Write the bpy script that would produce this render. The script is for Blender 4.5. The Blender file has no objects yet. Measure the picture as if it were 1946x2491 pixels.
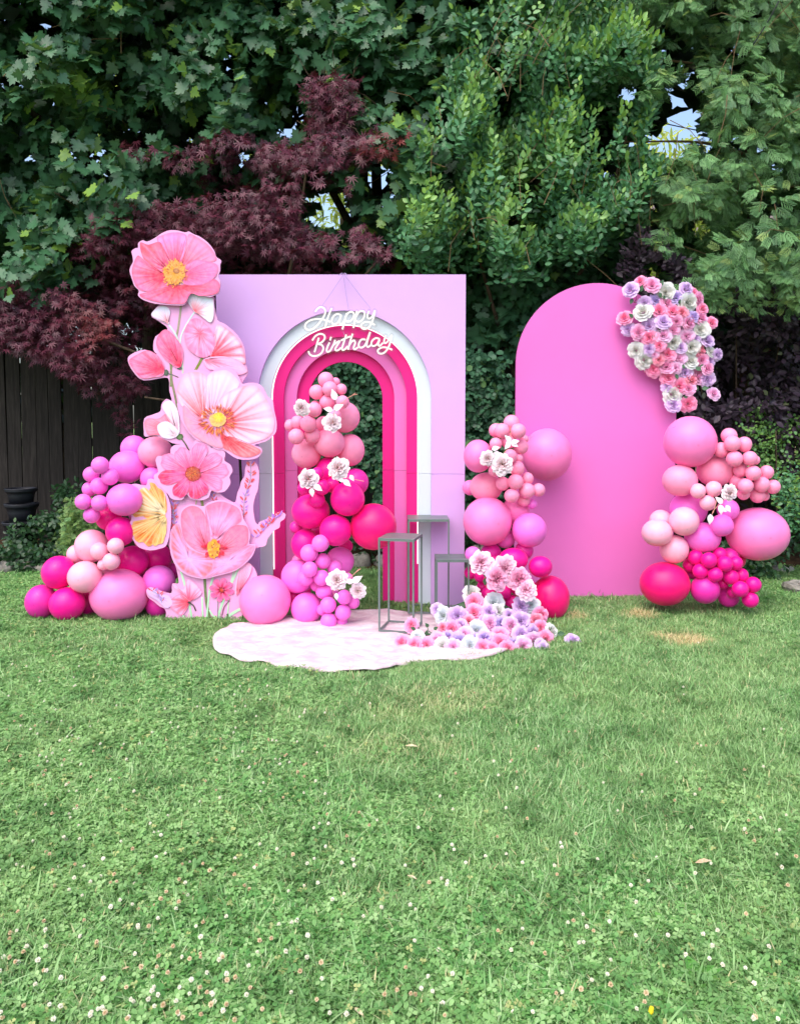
import bpy, math, random
import numpy as np
from mathutils import Vector, Matrix, Euler
random.seed(7)
rng = np.random.default_rng(11)
R = math.radians
SC = bpy.context.scene
COL = SC.collection

# ------------------------------------------------------------------ camera
F_PX, CX, CY0, HGT, PITCH, SHIFT = 1910.0, 973.0, 1245.5, 1.4, R(3.5), 108.7
cam_d = bpy.data.cameras.new('camera'); cam = bpy.data.objects.new('camera', cam_d); COL.objects.link(cam)
cam.location = (0, 0, HGT); cam.rotation_euler = (R(90) - PITCH, 0, 0)
cam_d.sensor_fit = 'HORIZONTAL'; cam_d.sensor_width = 36; cam_d.lens = F_PX / 1946 * 36
cam_d.shift_y = -SHIFT / 1946; cam_d.clip_start = 0.05; cam_d.clip_end = 600
SC.camera = cam

# ------------------------------------------------------------------ sky, sun, exposure
SUN_EL, SUN_ROT = R(57), R(205)
world = bpy.data.worlds.new('World'); SC.world = world; world.use_nodes = True
wn = world.node_tree; wn.nodes.clear()
wo = wn.nodes.new('ShaderNodeOutputWorld'); wb = wn.nodes.new('ShaderNodeBackground'); ws = wn.nodes.new('ShaderNodeTexSky')
ws.sky_type = 'NISHITA'; ws.sun_disc = False; ws.sun_elevation = SUN_EL; ws.sun_rotation = SUN_ROT
ws.altitude = 50; ws.air_density = 1.0; ws.dust_density = 3.5; ws.ozone_density = 1.0
wb.inputs['Strength'].default_value = 0.15
wn.links.new(ws.outputs[0], wb.inputs['Color']); wn.links.new(wb.outputs[0], wo.inputs['Surface'])
sun_d = bpy.data.lights.new('sun', 'SUN'); sun = bpy.data.objects.new('sun', sun_d); COL.objects.link(sun)
sun_d.energy = 0.95; sun_d.angle = R(75); sun_d.color = (1.0, 0.94, 0.88)
sd = Vector((math.sin(SUN_ROT) * math.cos(SUN_EL), math.cos(SUN_ROT) * math.cos(SUN_EL), math.sin(SUN_EL)))
sun.rotation_euler = (-sd).to_track_quat('-Z', 'Y').to_euler()
SC.view_settings.view_transform = 'Standard'; SC.view_settings.look = 'None'
SC.view_settings.exposure = 1.12; SC.view_settings.gamma = 1.0
SC.view_settings.use_curve_mapping = False
SC.render.engine = 'CYCLES'
SC.cycles.max_bounces = 8; SC.cycles.diffuse_bounces = 4; SC.cycles.transparent_max_bounces = 12
SC.cycles.use_denoising = True

# ------------------------------------------------------------------ measuring: photograph pixel + distance -> place
cP, sP = math.cos(PITCH), math.sin(PITCH)
def ray(px, py):
    a = (px - CX) / F_PX; b = (CY0 - SHIFT - py) / F_PX
    return Vector((a, cP + b * sP, -sP + b * cP))
def P(px, py, Y):
    d = ray(px, py); return Vector((0, 0, HGT)) + d * (Y / d.y)
def G(px, py, z=0.0):
    d = ray(px, py); return Vector((0, 0, HGT)) + d * ((z - HGT) / d.z)
def ppm(Y): return F_PX / Y
def project(pts):
    x = pts[:, 0]; y = pts[:, 1]; z = pts[:, 2] - HGT
    d = y * cP - z * sP; u = y * sP + z * cP
    d = np.maximum(d, 0.05)
    return CX + F_PX * x / d, CY0 - SHIFT - F_PX * u / d, d
ZA = lambda x, y: (300 + x / 4.265, 540 + y / 4.265)
ZB = lambda x, y: (280 + x / 4.062, 880 + y / 4.062)
ZC = lambda x, y: (280 + x / 3.877, 1180 + y / 3.877)
ZD = lambda x, y: (40 + x / 3.877, 1020 + y / 3.877)
ZE = lambda x, y: (900 + x / 3.16, 1200 + y / 3.16)
ZF = lambda x, y: (700 + x / 5.687, 720 + y / 5.687)
ZG = lambda x, y: (1480 + x / 5.687, 660 + y / 5.687)
ZH = lambda x, y: (660 + x / 5.018, 860 + y / 5.018)
ZI = lambda x, y: (560 + x / 3.877, 1200 + y / 3.877)
ZJ = lambda x, y: (1100 + x / 5.331, 980 + y / 5.331)
ZK = lambda x, y: (1540 + x / 4.265, 990 + y / 4.265)
ZS = {ZA: 4.265, ZB: 4.062, ZC: 3.877, ZD: 3.877, ZE: 3.16, ZF: 5.687, ZG: 5.687, ZH: 5.018, ZI: 3.877, ZJ: 5.331, ZK: 4.265}

# ------------------------------------------------------------------ helpers
def lin(c):
    c = c / 255.0
    return c / 12.92 if c <= 0.04045 else ((c + 0.055) / 1.055) ** 2.4
def rgb(r, g, b, k=1.0): return (lin(r) * k, lin(g) * k, lin(b) * k)

class NT:
    def __init__(s, name):
        s.m = bpy.data.materials.new(name); s.m.use_nodes = True; s.t = s.m.node_tree; s.t.nodes.clear()
        s.out = s.n('ShaderNodeOutputMaterial')
    def n(s, kind, **kw):
        nd = s.t.nodes.new(kind)
        for k, v in kw.items():
            if k in nd.inputs: nd.inputs[k].default_value = v
            else: setattr(nd, k, v)
        return nd
    def l(s, a, b): s.t.links.new(a, b)
    def noise(s, scale, detail=3, rough=.55, coord=None):
        nd = s.n('ShaderNodeTexNoise'); nd.inputs['Scale'].default_value = scale
        nd.inputs['Detail'].default_value = detail; nd.inputs['Roughness'].default_value = rough
        if coord is not None: s.l(coord, nd.inputs['Vector'])
        return nd.outputs['Fac']
    def ramp(s, fac, stops, interp='LINEAR'):
        r = s.n('ShaderNodeValToRGB'); e = r.color_ramp; e.interpolation = interp
        while len(e.elements) < len(stops): e.elements.new(0.5)
        for el, (p, c) in zip(e.elements, stops):
            el.position = p; el.color = (*c, 1) if len(c) == 3 else c
        s.l(fac, r.inputs[0]); return r.outputs[0]
    def mix(s, fac, a, b, blend='MIX'):
        m = s.n('ShaderNodeMix', data_type='RGBA', blend_type=blend)
        for sock, v in ((m.inputs[0], fac), (m.inputs[6], a), (m.inputs[7], b)):
            if hasattr(v, 'links') or isinstance(v, bpy.types.NodeSocket): s.l(v, sock)
            elif isinstance(v, (int, float)): sock.default_value = v
            else: sock.default_value = (*v, 1)
        return m.outputs[2]
    def math(s, op, a, b=0.0, clamp=False):
        m = s.n('ShaderNodeMath', operation=op); m.use_clamp = clamp
        for sock, v in ((m.inputs[0], a), (m.inputs[1], b)):
            if isinstance(v, bpy.types.NodeSocket): s.l(v, sock)
            else: sock.default_value = v
        return m.outputs[0]
    def pbr(s, color, rough=.5, spec=.5, bump=None, bstr=.2, bdist=.01, transl=0.0, tcol=None, **kw):
        b = s.n('ShaderNodeBsdfPrincipled')
        if isinstance(color, bpy.types.NodeSocket): s.l(color, b.inputs['Base Color'])
        else: b.inputs['Base Color'].default_value = (*color, 1)
        if isinstance(rough, bpy.types.NodeSocket): s.l(rough, b.inputs['Roughness'])
        else: b.inputs['Roughness'].default_value = rough
        b.inputs['Specular IOR Level'].default_value = spec
        for k, v in kw.items(): b.inputs[k.replace('_', ' ')].default_value = v
        if bump is not None:
            bp = s.n('ShaderNodeBump'); bp.inputs['Strength'].default_value = bstr; bp.inputs['Distance'].default_value = bdist
            s.l(bump, bp.inputs['Height']); s.l(bp.outputs[0], b.inputs['Normal'])
        sh = b.outputs[0]
        if transl:
            tr = s.n('ShaderNodeBsdfTranslucent'); tc = tcol if tcol is not None else color
            if isinstance(tc, bpy.types.NodeSocket): s.l(tc, tr.inputs[0])
            else: tr.inputs[0].default_value = (*tc, 1)
            mx = s.n('ShaderNodeMixShader'); mx.inputs[0].default_value = transl
            s.l(sh, mx.inputs[1]); s.l(tr.outputs[0], mx.inputs[2]); sh = mx.outputs[0]
        s.l(sh, s.out.inputs['Surface']); return s.m
    def objc(s): return s.n('ShaderNodeTexCoord').outputs['Object']
    def pos(s): return s.n('ShaderNodeNewGeometry').outputs['Position']
    def attr(s, name, out='Fac'): return s.n('ShaderNodeAttribute', attribute_name=name).outputs[out]

def mesh_obj(name, verts, faces, mat, parent=None, smooth=False):
    me = bpy.data.meshes.new(name); me.from_pydata([tuple(v) for v in verts], [], [tuple(f) for f in faces])
    if mat: me.materials.append(mat)
    if smooth: me.polygons.foreach_set('use_smooth', [True] * len(me.polygons))
    me.update()
    return link(name, me, parent)
def link(name, me, parent=None, loc=None, rot=None, scale=None):
    o = bpy.data.objects.new(name, me); COL.objects.link(o)
    if loc is not None: o.location = loc
    if rot is not None: o.rotation_euler = rot
    if scale is not None: o.scale = scale if hasattr(scale, '__len__') else (scale,) * 3
    if parent is not None:
        o.parent = parent
        # keep the world placement that was passed in (root empties are never scaled)
        if loc is None: o.location = -parent_world(parent)
        else: o.location = Vector(loc) - parent_world(parent)
    return o
PW = {}
def parent_world(o):
    return PW.get(o.name, Vector((0, 0, 0)))
def tag(o, label=None, cat=None, group=None, kind=None):
    if label: o['label'] = label
    if cat: o['category'] = cat
    if group: o['group'] = group
    if kind: o['kind'] = kind
    return o
def thing(name, label, cat, loc, group=None):
    o = bpy.data.objects.new(name, None); COL.objects.link(o); o.location = loc; o.empty_display_size = .1
    PW[o.name] = Vector(loc)
    return tag(o, label, cat, group)
def sub(name, me_or_vf, mat, parent):
    """sub-part of a part that sits at the thing's origin offset (part object has its own offset)"""
    v, f = me_or_vf
    me = bpy.data.meshes.new(name); me.from_pydata([tuple(x) for x in v], [], [tuple(x) for x in f]); me.materials.append(mat)
    o = bpy.data.objects.new(name, me); COL.objects.link(o); o.parent = parent
    return o

def box(x0, x1, y0, y1, z0, z1):
    v = [(x0,y0,z0),(x1,y0,z0),(x1,y1,z0),(x0,y1,z0),(x0,y0,z1),(x1,y0,z1),(x1,y1,z1),(x0,y1,z1)]
    f = [(0,3,2,1),(4,5,6,7),(0,1,5,4),(1,2,6,5),(2,3,7,6),(3,0,4,7)]
    return v, f
def cbox(x0, x1, y0, y1, z0, z1, c=.002):
    """box with chamfered vertical and horizontal front edges"""
    v = []; f = []
    ring = lambda z, i: [(x0+i,y0,z),(x1-i,y0,z),(x1,y0+i,z),(x1,y1-i,z),(x1-i,y1,z),(x0+i,y1,z),(x0,y1-i,z),(x0,y0+i,z)]
    def inset(pts, k):
        mx=(x0+x1)/2; my=(y0+y1)/2
        return [(p[0]+(k if p[0]<mx else -k), p[1]+(k if p[1]<my else -k), p[2]) for p in pts]
    rings = [inset(ring(z0, c), c), ring(z0+c, c), ring(z1-c, c), inset(ring(z1, c), c)]
    for r_ in rings: v += r_
    for k in range(3):
        for i in range(8):
            j=(i+1)%8; f.append((k*8+i,k*8+j,(k+1)*8+j,(k+1)*8+i))
    f.append(tuple(range(7,-1,-1))); f.append(tuple(range(24,32)))
    return v, f
def join(*vfs):
    V=[]; Fc=[]
    for v,f in vfs:
        n=len(V); V+=list(v); Fc+=[tuple(i+n for i in q) for q in f]
    return V,Fc
def tube(pts, rad, seg=8, cap=True):
    pts=[Vector(p) for p in pts]; V=[]; Fc=[]
    rr = rad if hasattr(rad,'__len__') else [rad]*len(pts)
    up=Vector((0,0,1)); prev=None
    for i,p in enumerate(pts):
        t=(pts[min(i+1,len(pts)-1)]-pts[max(i-1,0)])
        t = t.normalized() if t.length>1e-9 else Vector((0,0,1))
        if prev is None:
            a=Vector((0,1,0)) if abs(t.y)<.9 else Vector((1,0,0)); n=(a-t*a.dot(t)).normalized()
        else: n=(prev-t*prev.dot(t)).normalized()
        prev=n; b=t.cross(n)
        for k in range(seg):
            an=2*math.pi*k/seg; V.append(p+n*math.cos(an)*rr[i]+b*math.sin(an)*rr[i])
    for i in range(len(pts)-1):
        for k in range(seg):
            k2=(k+1)%seg; Fc.append((i*seg+k,i*seg+k2,(i+1)*seg+k2,(i+1)*seg+k))
    if cap:
        Fc.append(tuple(range(seg-1,-1,-1))); m=(len(pts)-1)*seg; Fc.append(tuple(range(m,m+seg)))
    return V,Fc
def catmull(pts, n=6):
    pts=[Vector(p) for p in pts]; out=[]
    for i in range(len(pts)-1):
        p0=pts[max(i-1,0)];p1=pts[i];p2=pts[i+1];p3=pts[min(i+2,len(pts)-1)]
        for k in range(n):
            t=k/n
            out.append(.5*((2*p1)+(p2-p0)*t+(2*p0-5*p1+4*p2-p3)*t*t+(3*p1-p0-3*p2+p3)*t**3))
    out.append(pts[-1]); return out
def smooth_closed(pts, n=4):
    pts=[Vector(p) for p in pts]; out=[]; L=len(pts)
    for i in range(L):
        p0=pts[i-1];p1=pts[i];p2=pts[(i+1)%L];p3=pts[(i+2)%L]
        for k in range(n):
            t=k/n
            out.append(.5*((2*p1)+(p2-p0)*t+(2*p0-5*p1+4*p2-p3)*t*t+(3*p1-p0-3*p2+p3)*t**3))
    return out
from mathutils.geometry import tessellate_polygon
def slab(pts2, y_front, thick):
    """closed outline given as (x,z) points -> upright board of real thickness"""
    n=len(pts2); V=[(p[0],y_front,p[1]) for p in pts2]+[(p[0],y_front+thick,p[1]) for p in pts2]
    tri=tessellate_polygon([[Vector((p[0],p[1],0)) for p in pts2]])
    Fc=[]
    for t in tri:
        a,b,c=t
        A,B,Cc=Vector(pts2[a][:2]),Vector(pts2[b][:2]),Vector(pts2[c][:2])
        cr=(B-A).x*(Cc-A).y-(B-A).y*(Cc-A).x
        if cr<0: a,c=c,a
        Fc.append((a,b,c)); Fc.append((c+n,b+n,a+n))
    for i in range(n): j=(i+1)%n; Fc.append((i,i+n,j+n,j))
    return V,Fc

# ================================================================== MATERIALS
def simple(name, c, rough=.5, spec=.4, var=.06, scale=8, bump=0.0, bs=60, **kw):
    t = NT(name); co = t.objc()
    n = t.noise(scale, 4, .6, co)
    a = tuple(x * (1 - var) for x in c); b = tuple(min(1, x * (1 + var)) for x in c)
    colr = t.ramp(n, [(.3, a), (.7, b)])
    bm = t.noise(bs, 3, .6, co) if bump else None
    return t.pbr(colr, rough, spec, bm, bump, .01, **kw)
M = {}
# latex balloons: thicker rubber at the nose shows as a small darker spot
def latex(name, c):
    t = NT(name); co = t.objc()
    d = t.n('ShaderNodeVectorMath', operation='DISTANCE'); t.l(co, d.inputs[0]); d.inputs[1].default_value = (0, 0, -1.0)
    nose = t.ramp(d.outputs['Value'], [(0.0, (.72,)*3), (.03, (.9,)*3), (.07, (1,)*3)])
    n = t.noise(2.2, 3, .5, co)
    base = t.ramp(n, [(.3, tuple(x*.93 for x in c)), (.7, tuple(min(1,x*1.05) for x in c))])
    colr = t.mix(1.0, base, nose, 'MULTIPLY')
    rg = t.ramp(t.noise(5, 3, .6, co), [(.3, (.27,)*3), (.7, (.40,)*3)])
    b = t.pbr(colr, rg, .32, t.noise(180, 2, .5, co), .03, .01, Sheen_Weight=.04)
    return b
BAL = {
 'O': (latex('orchid_latex', rgb(246,114,214)), 'orchid'),
 'B': (latex('blush_latex', rgb(252,172,200)), 'pale blush pink'),
 'S': (latex('salmon_pink_latex', rgb(253,148,186)), 'soft salmon pink'),
 'K': (latex('bubblegum_latex', rgb(254,126,192)), 'bubblegum pink'),
 'M': (latex('fuchsia_latex', rgb(240,16,144)), 'fuchsia'),
 'V': (latex('deep_orchid_latex', rgb(226,44,160)), 'deep orchid'),
 'H': (latex('cerise_latex', rgb(242,14,114)), 'cerise'),
}
M['lilac_paint'] = simple('lilac_paint', rgb(206,164,224), .6, .3, .025, 2.5, .05, 120)
M['pink_paint'] = simple('orchid_pink_paint', rgb(224,112,192), .55, .3, .025, 2.0, .05, 120)
M['white_paint'] = simple('white_paint', rgb(206,218,226), .6, .3, .02, 3, .04, 120)
M['hot_paint'] = simple('hot_pink_paint', rgb(222,26,128), .55, .3, .03, 3, .04, 120)
M['mid_paint'] = simple('light_pink_paint', rgb(222,112,184), .6, .3, .03, 3, .04, 120)
M['foam_edge'] = simple('board_edge', rgb(246,220,236), .6, .3, .02)
M['dark_seam'] = simple('dark_gap', rgb(60,30,60), .9, .1)
t = NT('neon_tube')
e = t.n('ShaderNodeEmission'); e.inputs[0].default_value = (1, .965, .87, 1); e.inputs[1].default_value = 0.58
t.l(e.outputs[0], t.out.inputs[0]); M['neon'] = t.m
t = NT('led_strip')
e = t.n('ShaderNodeEmission'); e.inputs[0].default_value = (1, .88, .82, 1); e.inputs[1].default_value = 1.2
t.l(e.outputs[0], t.out.inputs[0]); M['led'] = t.m
t = NT('clear_acrylic')
tb = t.n('ShaderNodeBsdfTransparent'); tb.inputs[0].default_value = (.93, .92, .93, 1)
gl = t.n('ShaderNodeBsdfGlossy'); gl.inputs['Roughness'].default_value = .08; gl.inputs[0].default_value = (.8, .8, .8, 1)
mx = t.n('ShaderNodeMixShader'); mx.inputs[0].default_value = .02
t.l(tb.outputs[0], mx.inputs[1]); t.l(gl.outputs[0], mx.inputs[2]); t.l(mx.outputs[0], t.out.inputs[0]); M['acrylic'] = t.m
M['string'] = simple('grey_string', rgb(170,150,190), .8, .1)
M['metal'] = simple('grey_green_metal', rgb(112,126,124), .42, .5, .10, 20, .05, 90, Metallic=.35)
# weathered fence wood
t = NT('weathered_wood'); co = t.pos()
mp = t.n('ShaderNodeMapping'); t.l(co, mp.inputs[0]); mp.inputs['Scale'].default_value = (14, 14, 1.2)
g = t.noise(3.0, 6, .65, mp.outputs[0]); oi = t.n('ShaderNodeObjectInfo').outputs['Random']
cc = t.ramp(g, [(.2, rgb(24,22,21)), (.5, rgb(47,43,41)), (.8, rgb(70,65,61))])
cc = t.mix(t.math('MULTIPLY', oi, .45), cc, rgb(34,32,31))
M['fence'] = t.pbr(cc, .85, .2, g, .5, .01)
t = NT('soil'); co = t.pos(); g = t.noise(9, 6, .7, co)
M['soil'] = t.pbr(t.ramp(g, [(.3, rgb(38,28,20)), (.7, rgb(84,66,48))]), .95, .1, g, .6, .03)
t = NT('bark'); co = t.pos()
mp = t.n('ShaderNodeMapping'); t.l(co, mp.inputs[0]); mp.inputs['Scale'].default_value = (12, 12, 2.5); g = t.noise(2.5, 6, .7, mp.outputs[0])
M['bark'] = t.pbr(t.ramp(g, [(.3, rgb(50,40,32)), (.7, rgb(112,96,80))]), .9, .2, g, .6, .02)
M['twig'] = simple('twig_bark', rgb(120,98,72), .8, .2, .2, 30)
M['rubber'] = simple('black_plastic', rgb(34,36,44), .5, .4, .15, 10)
t = NT('stone'); co = t.pos(); g = t.noise(14, 6, .65, co)
M['stone'] = t.pbr(t.ramp(g, [(.25, rgb(96,92,86)), (.6, rgb(150,146,138)), (.8, rgb(180,176,168))]), .85, .3, g, .5, .02)
# fabric mat
t = NT('crushed_velvet'); co = t.objc()
mp = t.n('ShaderNodeMapping'); t.l(co, mp.inputs[0]); mp.inputs['Scale'].default_value = (1.0, 1.9, 1)
w = t.noise(7, 6, .68, mp.outputs[0]); w2 = t.noise(22, 4, .6, mp.outputs[0])
cc = t.ramp(w, [(.36, rgb(196,160,174)), (.5, rgb(210,186,194)), (.62, rgb(222,206,210))])
M['mat'] = t.pbr(cc, .75, .25, t.math('ADD', w, t.math('MULTIPLY', w2, .4)), .6, .02, Sheen_Weight=.3)
# print on the flower boards: colour is painted per corner of the petal mesh
t = NT('printed_board'); at = t.attr('paint', 'Color')
n = t.noise(38, 4, .6, t.objc()); cc = t.mix(t.ramp(n, [(.35, (0,)*3), (.8, (.14,)*3)]), at, rgb(255,236,246))
M['print'] = t.pbr(cc, .5, .35)
M['cutout'] = simple('pink_board_face', rgb(232,164,212), .5, .35, .04, 4)

def petal_mat(name, outer, mid, inner, tr=.12):
    t = NT(name); r_ = t.attr('ring'); e_ = t.attr('edge')
    oi = t.n('ShaderNodeObjectInfo').outputs['Random']
    c = t.mix(e_, t.mix(r_, inner, mid), t.mix(r_, mid, outer))
    n = t.noise(40, 3, .6, t.objc()); c = t.mix(t.math('MULTIPLY', n, .18), c, (1, 1, 1))
    return t.pbr(c, .6, .25, None, transl=tr, Sheen_Weight=.15)
ROSE = {
 'P': petal_mat('pink_rose_silk', rgb(250,160,204), rgb(248,128,182), rgb(240,98,150)),
 'Q': petal_mat('rose_pink_silk', rgb(246,178,220), rgb(240,150,202), rgb(230,122,180)),
 'C': petal_mat('coral_rose_silk', rgb(246,158,188), rgb(240,124,160), rgb(228,96,130)),
 'L': petal_mat('lavender_silk', rgb(222,190,234), rgb(212,172,226), rgb(196,148,212)),
 'D': petal_mat('lilac_hydrangea_silk', rgb(206,182,234), rgb(194,166,228), rgb(180,148,218)),
 'T': petal_mat('two_tone_rose_silk', rgb(234,192,228), rgb(236,166,214), rgb(230,134,186)),
 'W': petal_mat('white_rose_silk', rgb(228,228,228), rgb(218,218,214), rgb(204,202,186)),
 'A': petal_mat('aqua_white_silk', rgb(222,228,234), rgb(214,222,228), rgb(198,208,208)),
}
ROSE_NAME = {'P': 'pink', 'Q': 'rose pink', 'C': 'coral pink', 'L': 'lavender', 'D': 'lilac', 'T': 'pale rose with pink heart', 'W': 'white', 'A': 'cool white'}
M['peony_white'] = petal_mat('white_peony_silk', rgb(246,236,242), rgb(238,214,226), rgb(226,178,168))
M['peony_blush'] = petal_mat('blush_peony_silk', rgb(248,222,238), rgb(244,186,216), rgb(232,120,172))
M['peony_pink'] = petal_mat('pink_peony_silk', rgb(246,190,222), rgb(236,140,188), rgb(214,80,140))
M['silk_leaf'] = simple('silk_leaf_green', rgb(62,96,66), .5, .4, .2, 20)
M['pale_leaf'] = simple('pale_pink_fabric_leaf', rgb(244,222,236), .6, .3, .05, 20)
M['pale_stem'] = simple('tan_stem', rgb(214,150,134), .6, .3)

def leaf_mat(name, c_old, c_dark, c_young_lit, tr=.22, rough=.42, spec=.5, back=None):
    t = NT(name)
    r_ = t.attr('rnd'); y_ = t.attr('young_lit'); oi = t.n('ShaderNodeObjectInfo').outputs['Random']
    f = t.math('FRACT', t.math('ADD', r_, oi))
    c = t.ramp(f, [(0, c_dark), (.5, c_old), (1, tuple(min(1, x*1.3) for x in c_old))])
    c = t.mix(y_, c, c_young_lit)  # tint for young leaves and for sunlit patches painted into the crowns
    tc = t.mix(.5, c, c_young_lit)
    vein = t.attr('vein'); c = t.mix(t.math('MULTIPLY', vein, .35), c, tuple(min(1, x*2.0) for x in c_old))
    return t.pbr(c, rough, spec, None, transl=tr, tcol=tc)
M['maple'] = leaf_mat('norway_maple_leaf', rgb(58,100,68), rgb(34,68,50), rgb(140,178,62))
M['maple_far'] = leaf_mat('far_maple_leaf', rgb(46,74,46), rgb(28,50,34), rgb(90,120,44))
M['jmaple'] = leaf_mat('japanese_maple_leaf', rgb(88,36,54), rgb(52,22,38), rgb(128,52,38), .2)
M['elm'] = leaf_mat('elm_leaf', rgb(72,122,80), rgb(42,88,66), rgb(166,204,70))
M['cedar'] = leaf_mat('cedar_spray', rgb(102,148,92), rgb(62,106,72), rgb(196,208,104), .2)
M['purple'] = leaf_mat('purple_leaf', rgb(62,48,62), rgb(36,30,40), rgb(88,104,52), .15)
M['ivy'] = leaf_mat('ivy_leaf', rgb(72,116,86), rgb(40,80,60), rgb(120,160,80))
M['lime'] = leaf_mat('sun_tinted_lime_leaf', rgb(180,200,80), rgb(130,160,60), rgb(226,236,120), .45)  # lime brightened so the far leaves look sunlit
M['weed'] = leaf_mat('broadleaf_green', rgb(74,130,52), rgb(54,106,44), rgb(120,170,70))
M['bed_leaf'] = leaf_mat('bed_plant_leaf', rgb(44,76,46), rgb(28,52,34), rgb(90,128,56))

# ================================================================== GROUND
def lump(x, y):
    return .012*np.sin(1.7*x+.6)*np.cos(1.3*y) + .008*np.sin(4.1*x+1)*np.sin(3.3*y+2)
t = NT('lawn_ground'); co = t.pos()
n1 = t.noise(3, 5, .6, co); n2 = t.noise(60, 4, .7, co)
cc = t.ramp(n2, [(.3, rgb(70,92,50)), (.55, rgb(104,130,76)), (.8, rgb(140,144,96))])
cc = t.mix(t.ramp(n1, [(.45, (0,)*3), (.7, (.5,)*3)]), cc, rgb(128,118,80))
M['lawn'] = t.pbr(cc, .9, .15, n2, .8, .03)
gv=[]; gf=[]
xs = [-400,-60,-15]+list(np.linspace(-7,7,57))+[15,60,400]; ys=[-300,-40,-6]+list(np.linspace(-1,9,41))+[14,60,400]
for yy in ys:
    for xx in xs:
        inn = (-7<xx<7 and -1<yy<7); gv.append((xx,yy,float(lump(xx,yy)) if inn else 0.0))
nx=len(xs)
for j in range(len(ys)-1):
    for i in range(nx-1): gf.append((j*nx+i,j*nx+i+1,(j+1)*nx+i+1,(j+1)*nx+i))
o = mesh_obj('lawn', gv, gf, M['lawn'], smooth=True); tag(o, 'green back garden lawn', kind='structure')
# planting bed under the trees
BED_Y = 7.15; FENCE_Y = 8.55
bv=[]; bf=[]; nb=41
for i in range(nb):
    x=-9+18*i/(nb-1)
    for k,(yy,zz) in enumerate(((BED_Y+.12*math.sin(x*2.1),.012),(BED_Y+.25,.05),(FENCE_Y-.4,.09),(FENCE_Y+3,.10))):
        bv.append((x,yy,zz+.012*math.sin(9*x+k)))
for i in range(nb-1):
    for k in range(3): a=i*4+k; bf.append((a,a+4,a+5,a+1))
o = mesh_obj('planting_bed', bv, bf, M['soil'], smooth=True); tag(o, 'dark soil bed along the fence', kind='structure')

# ================================================================== FENCE
fx0, fx1 = -6.6, 6.6
fence = thing('wooden_fence', 'weathered dark board fence standing behind the trees and decorations', 'fence', (0, FENCE_Y, 0))
x = fx0; prs = random.Random(3); k = 0
while x < fx1:
    w = prs.uniform(.135, .16); gap = prs.choice([.004,.006,.012,.004])
    tp = 2.16 + prs.uniform(-.03,.04) + .03*math.sin(x)
    v, f = box(-w/2, w/2, -.011, .011, .03, tp)
    # dog-ear the top corners, warp the face a little
    tilt = prs.uniform(-.006,.006); dy = prs.uniform(-.008,.008)
    V=[(-w/2,-.011,.03),(w/2,-.011,.03),(w/2,.011,.03),(-w/2,.011,.03),
       (-w/2+tilt*3,-.011,tp-.03),(w/2+tilt*3,-.011,tp-.03),(w/2+tilt*3,.011,tp-.03),(-w/2+tilt*3,.011,tp-.03),
       (-w/2+.03+tilt*3,-.011,tp),(w/2-.03+tilt*3,-.011,tp),(w/2-.03+tilt*3,.011,tp),(-w/2+.03+tilt*3,.011,tp)]
    Fc=[(0,3,2,1),(0,1,5,4),(1,2,6,5),(2,3,7,6),(3,0,4,7),(4,5,9,8),(5,6,10,9),(6,7,11,10),(7,4,8,11),(8,9,10,11)]
    me = bpy.data.meshes.new('plank'); me.from_pydata(V,[],Fc); me.materials.append(M['fence'])
    link('plank', me, fence, (x+w/2, FENCE_Y+dy, 0))
    x += w+gap; k += 1
for z in (.35, 1.15, 1.95):
    v,f = box(fx0, fx1, FENCE_Y+.022, FENCE_Y+.06, z-.045, z+.045); mesh_obj('rail', v, f, M['fence'], fence)
xx = fx0
while xx < fx1:
    v,f = box(xx-.05, xx+.05, FENCE_Y+.062, FENCE_Y+.16, 0, 2.25); mesh_obj('fence_post', v, f, M['fence'], fence); xx += 2.3

# neighbour's house seen through the right-hand trees
hs = thing('neighbour_house', 'beige house wall with a low grey roof glimpsed through the trees', 'house', (7.5, 19, 0))
t = NT('beige_siding'); co=t.pos(); wv=t.n('ShaderNodeTexWave'); wv.bands_direction='Z'; wv.inputs['Scale'].default_value=2.5; t.l(co, wv.inputs[0])
M['siding']=t.pbr(rgb(214,186,156), .7,.3, wv.outputs['Fac'], .4,.02)
M['shingles']=simple('grey_shingles', rgb(120,110,104), .85,.2,.2,4,.5,12)
v,f = box(3.5, 12, 18, 25, 0, 5.2); mesh_obj('wall', v,f,M['siding'],hs)
rv=[(3.0,17.4,5.1),(12.5,17.4,5.1),(12.5,25.6,5.1),(3.0,25.6,5.1),(3.0,21.5,7.4),(12.5,21.5,7.4)]
mesh_obj('roof', rv, [(0,1,5,4),(2,3,4,5),(0,4,3),(1,2,5),(0,3,2,1)], M['shingles'], hs)
for wx in (5.0, 8.2, 10.6):
    v,f=box(wx,wx+1.1,17.94,17.99,2.6,4.0); w_=mesh_obj('window', v,f,M['white_paint'],hs)
    v,f=box(wx+.08,wx+1.02,17.92,17.938,2.68,3.92); mesh_obj('pane', v,f,simple('window_glass',rgb(60,70,84),.1,.6),w_)

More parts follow.
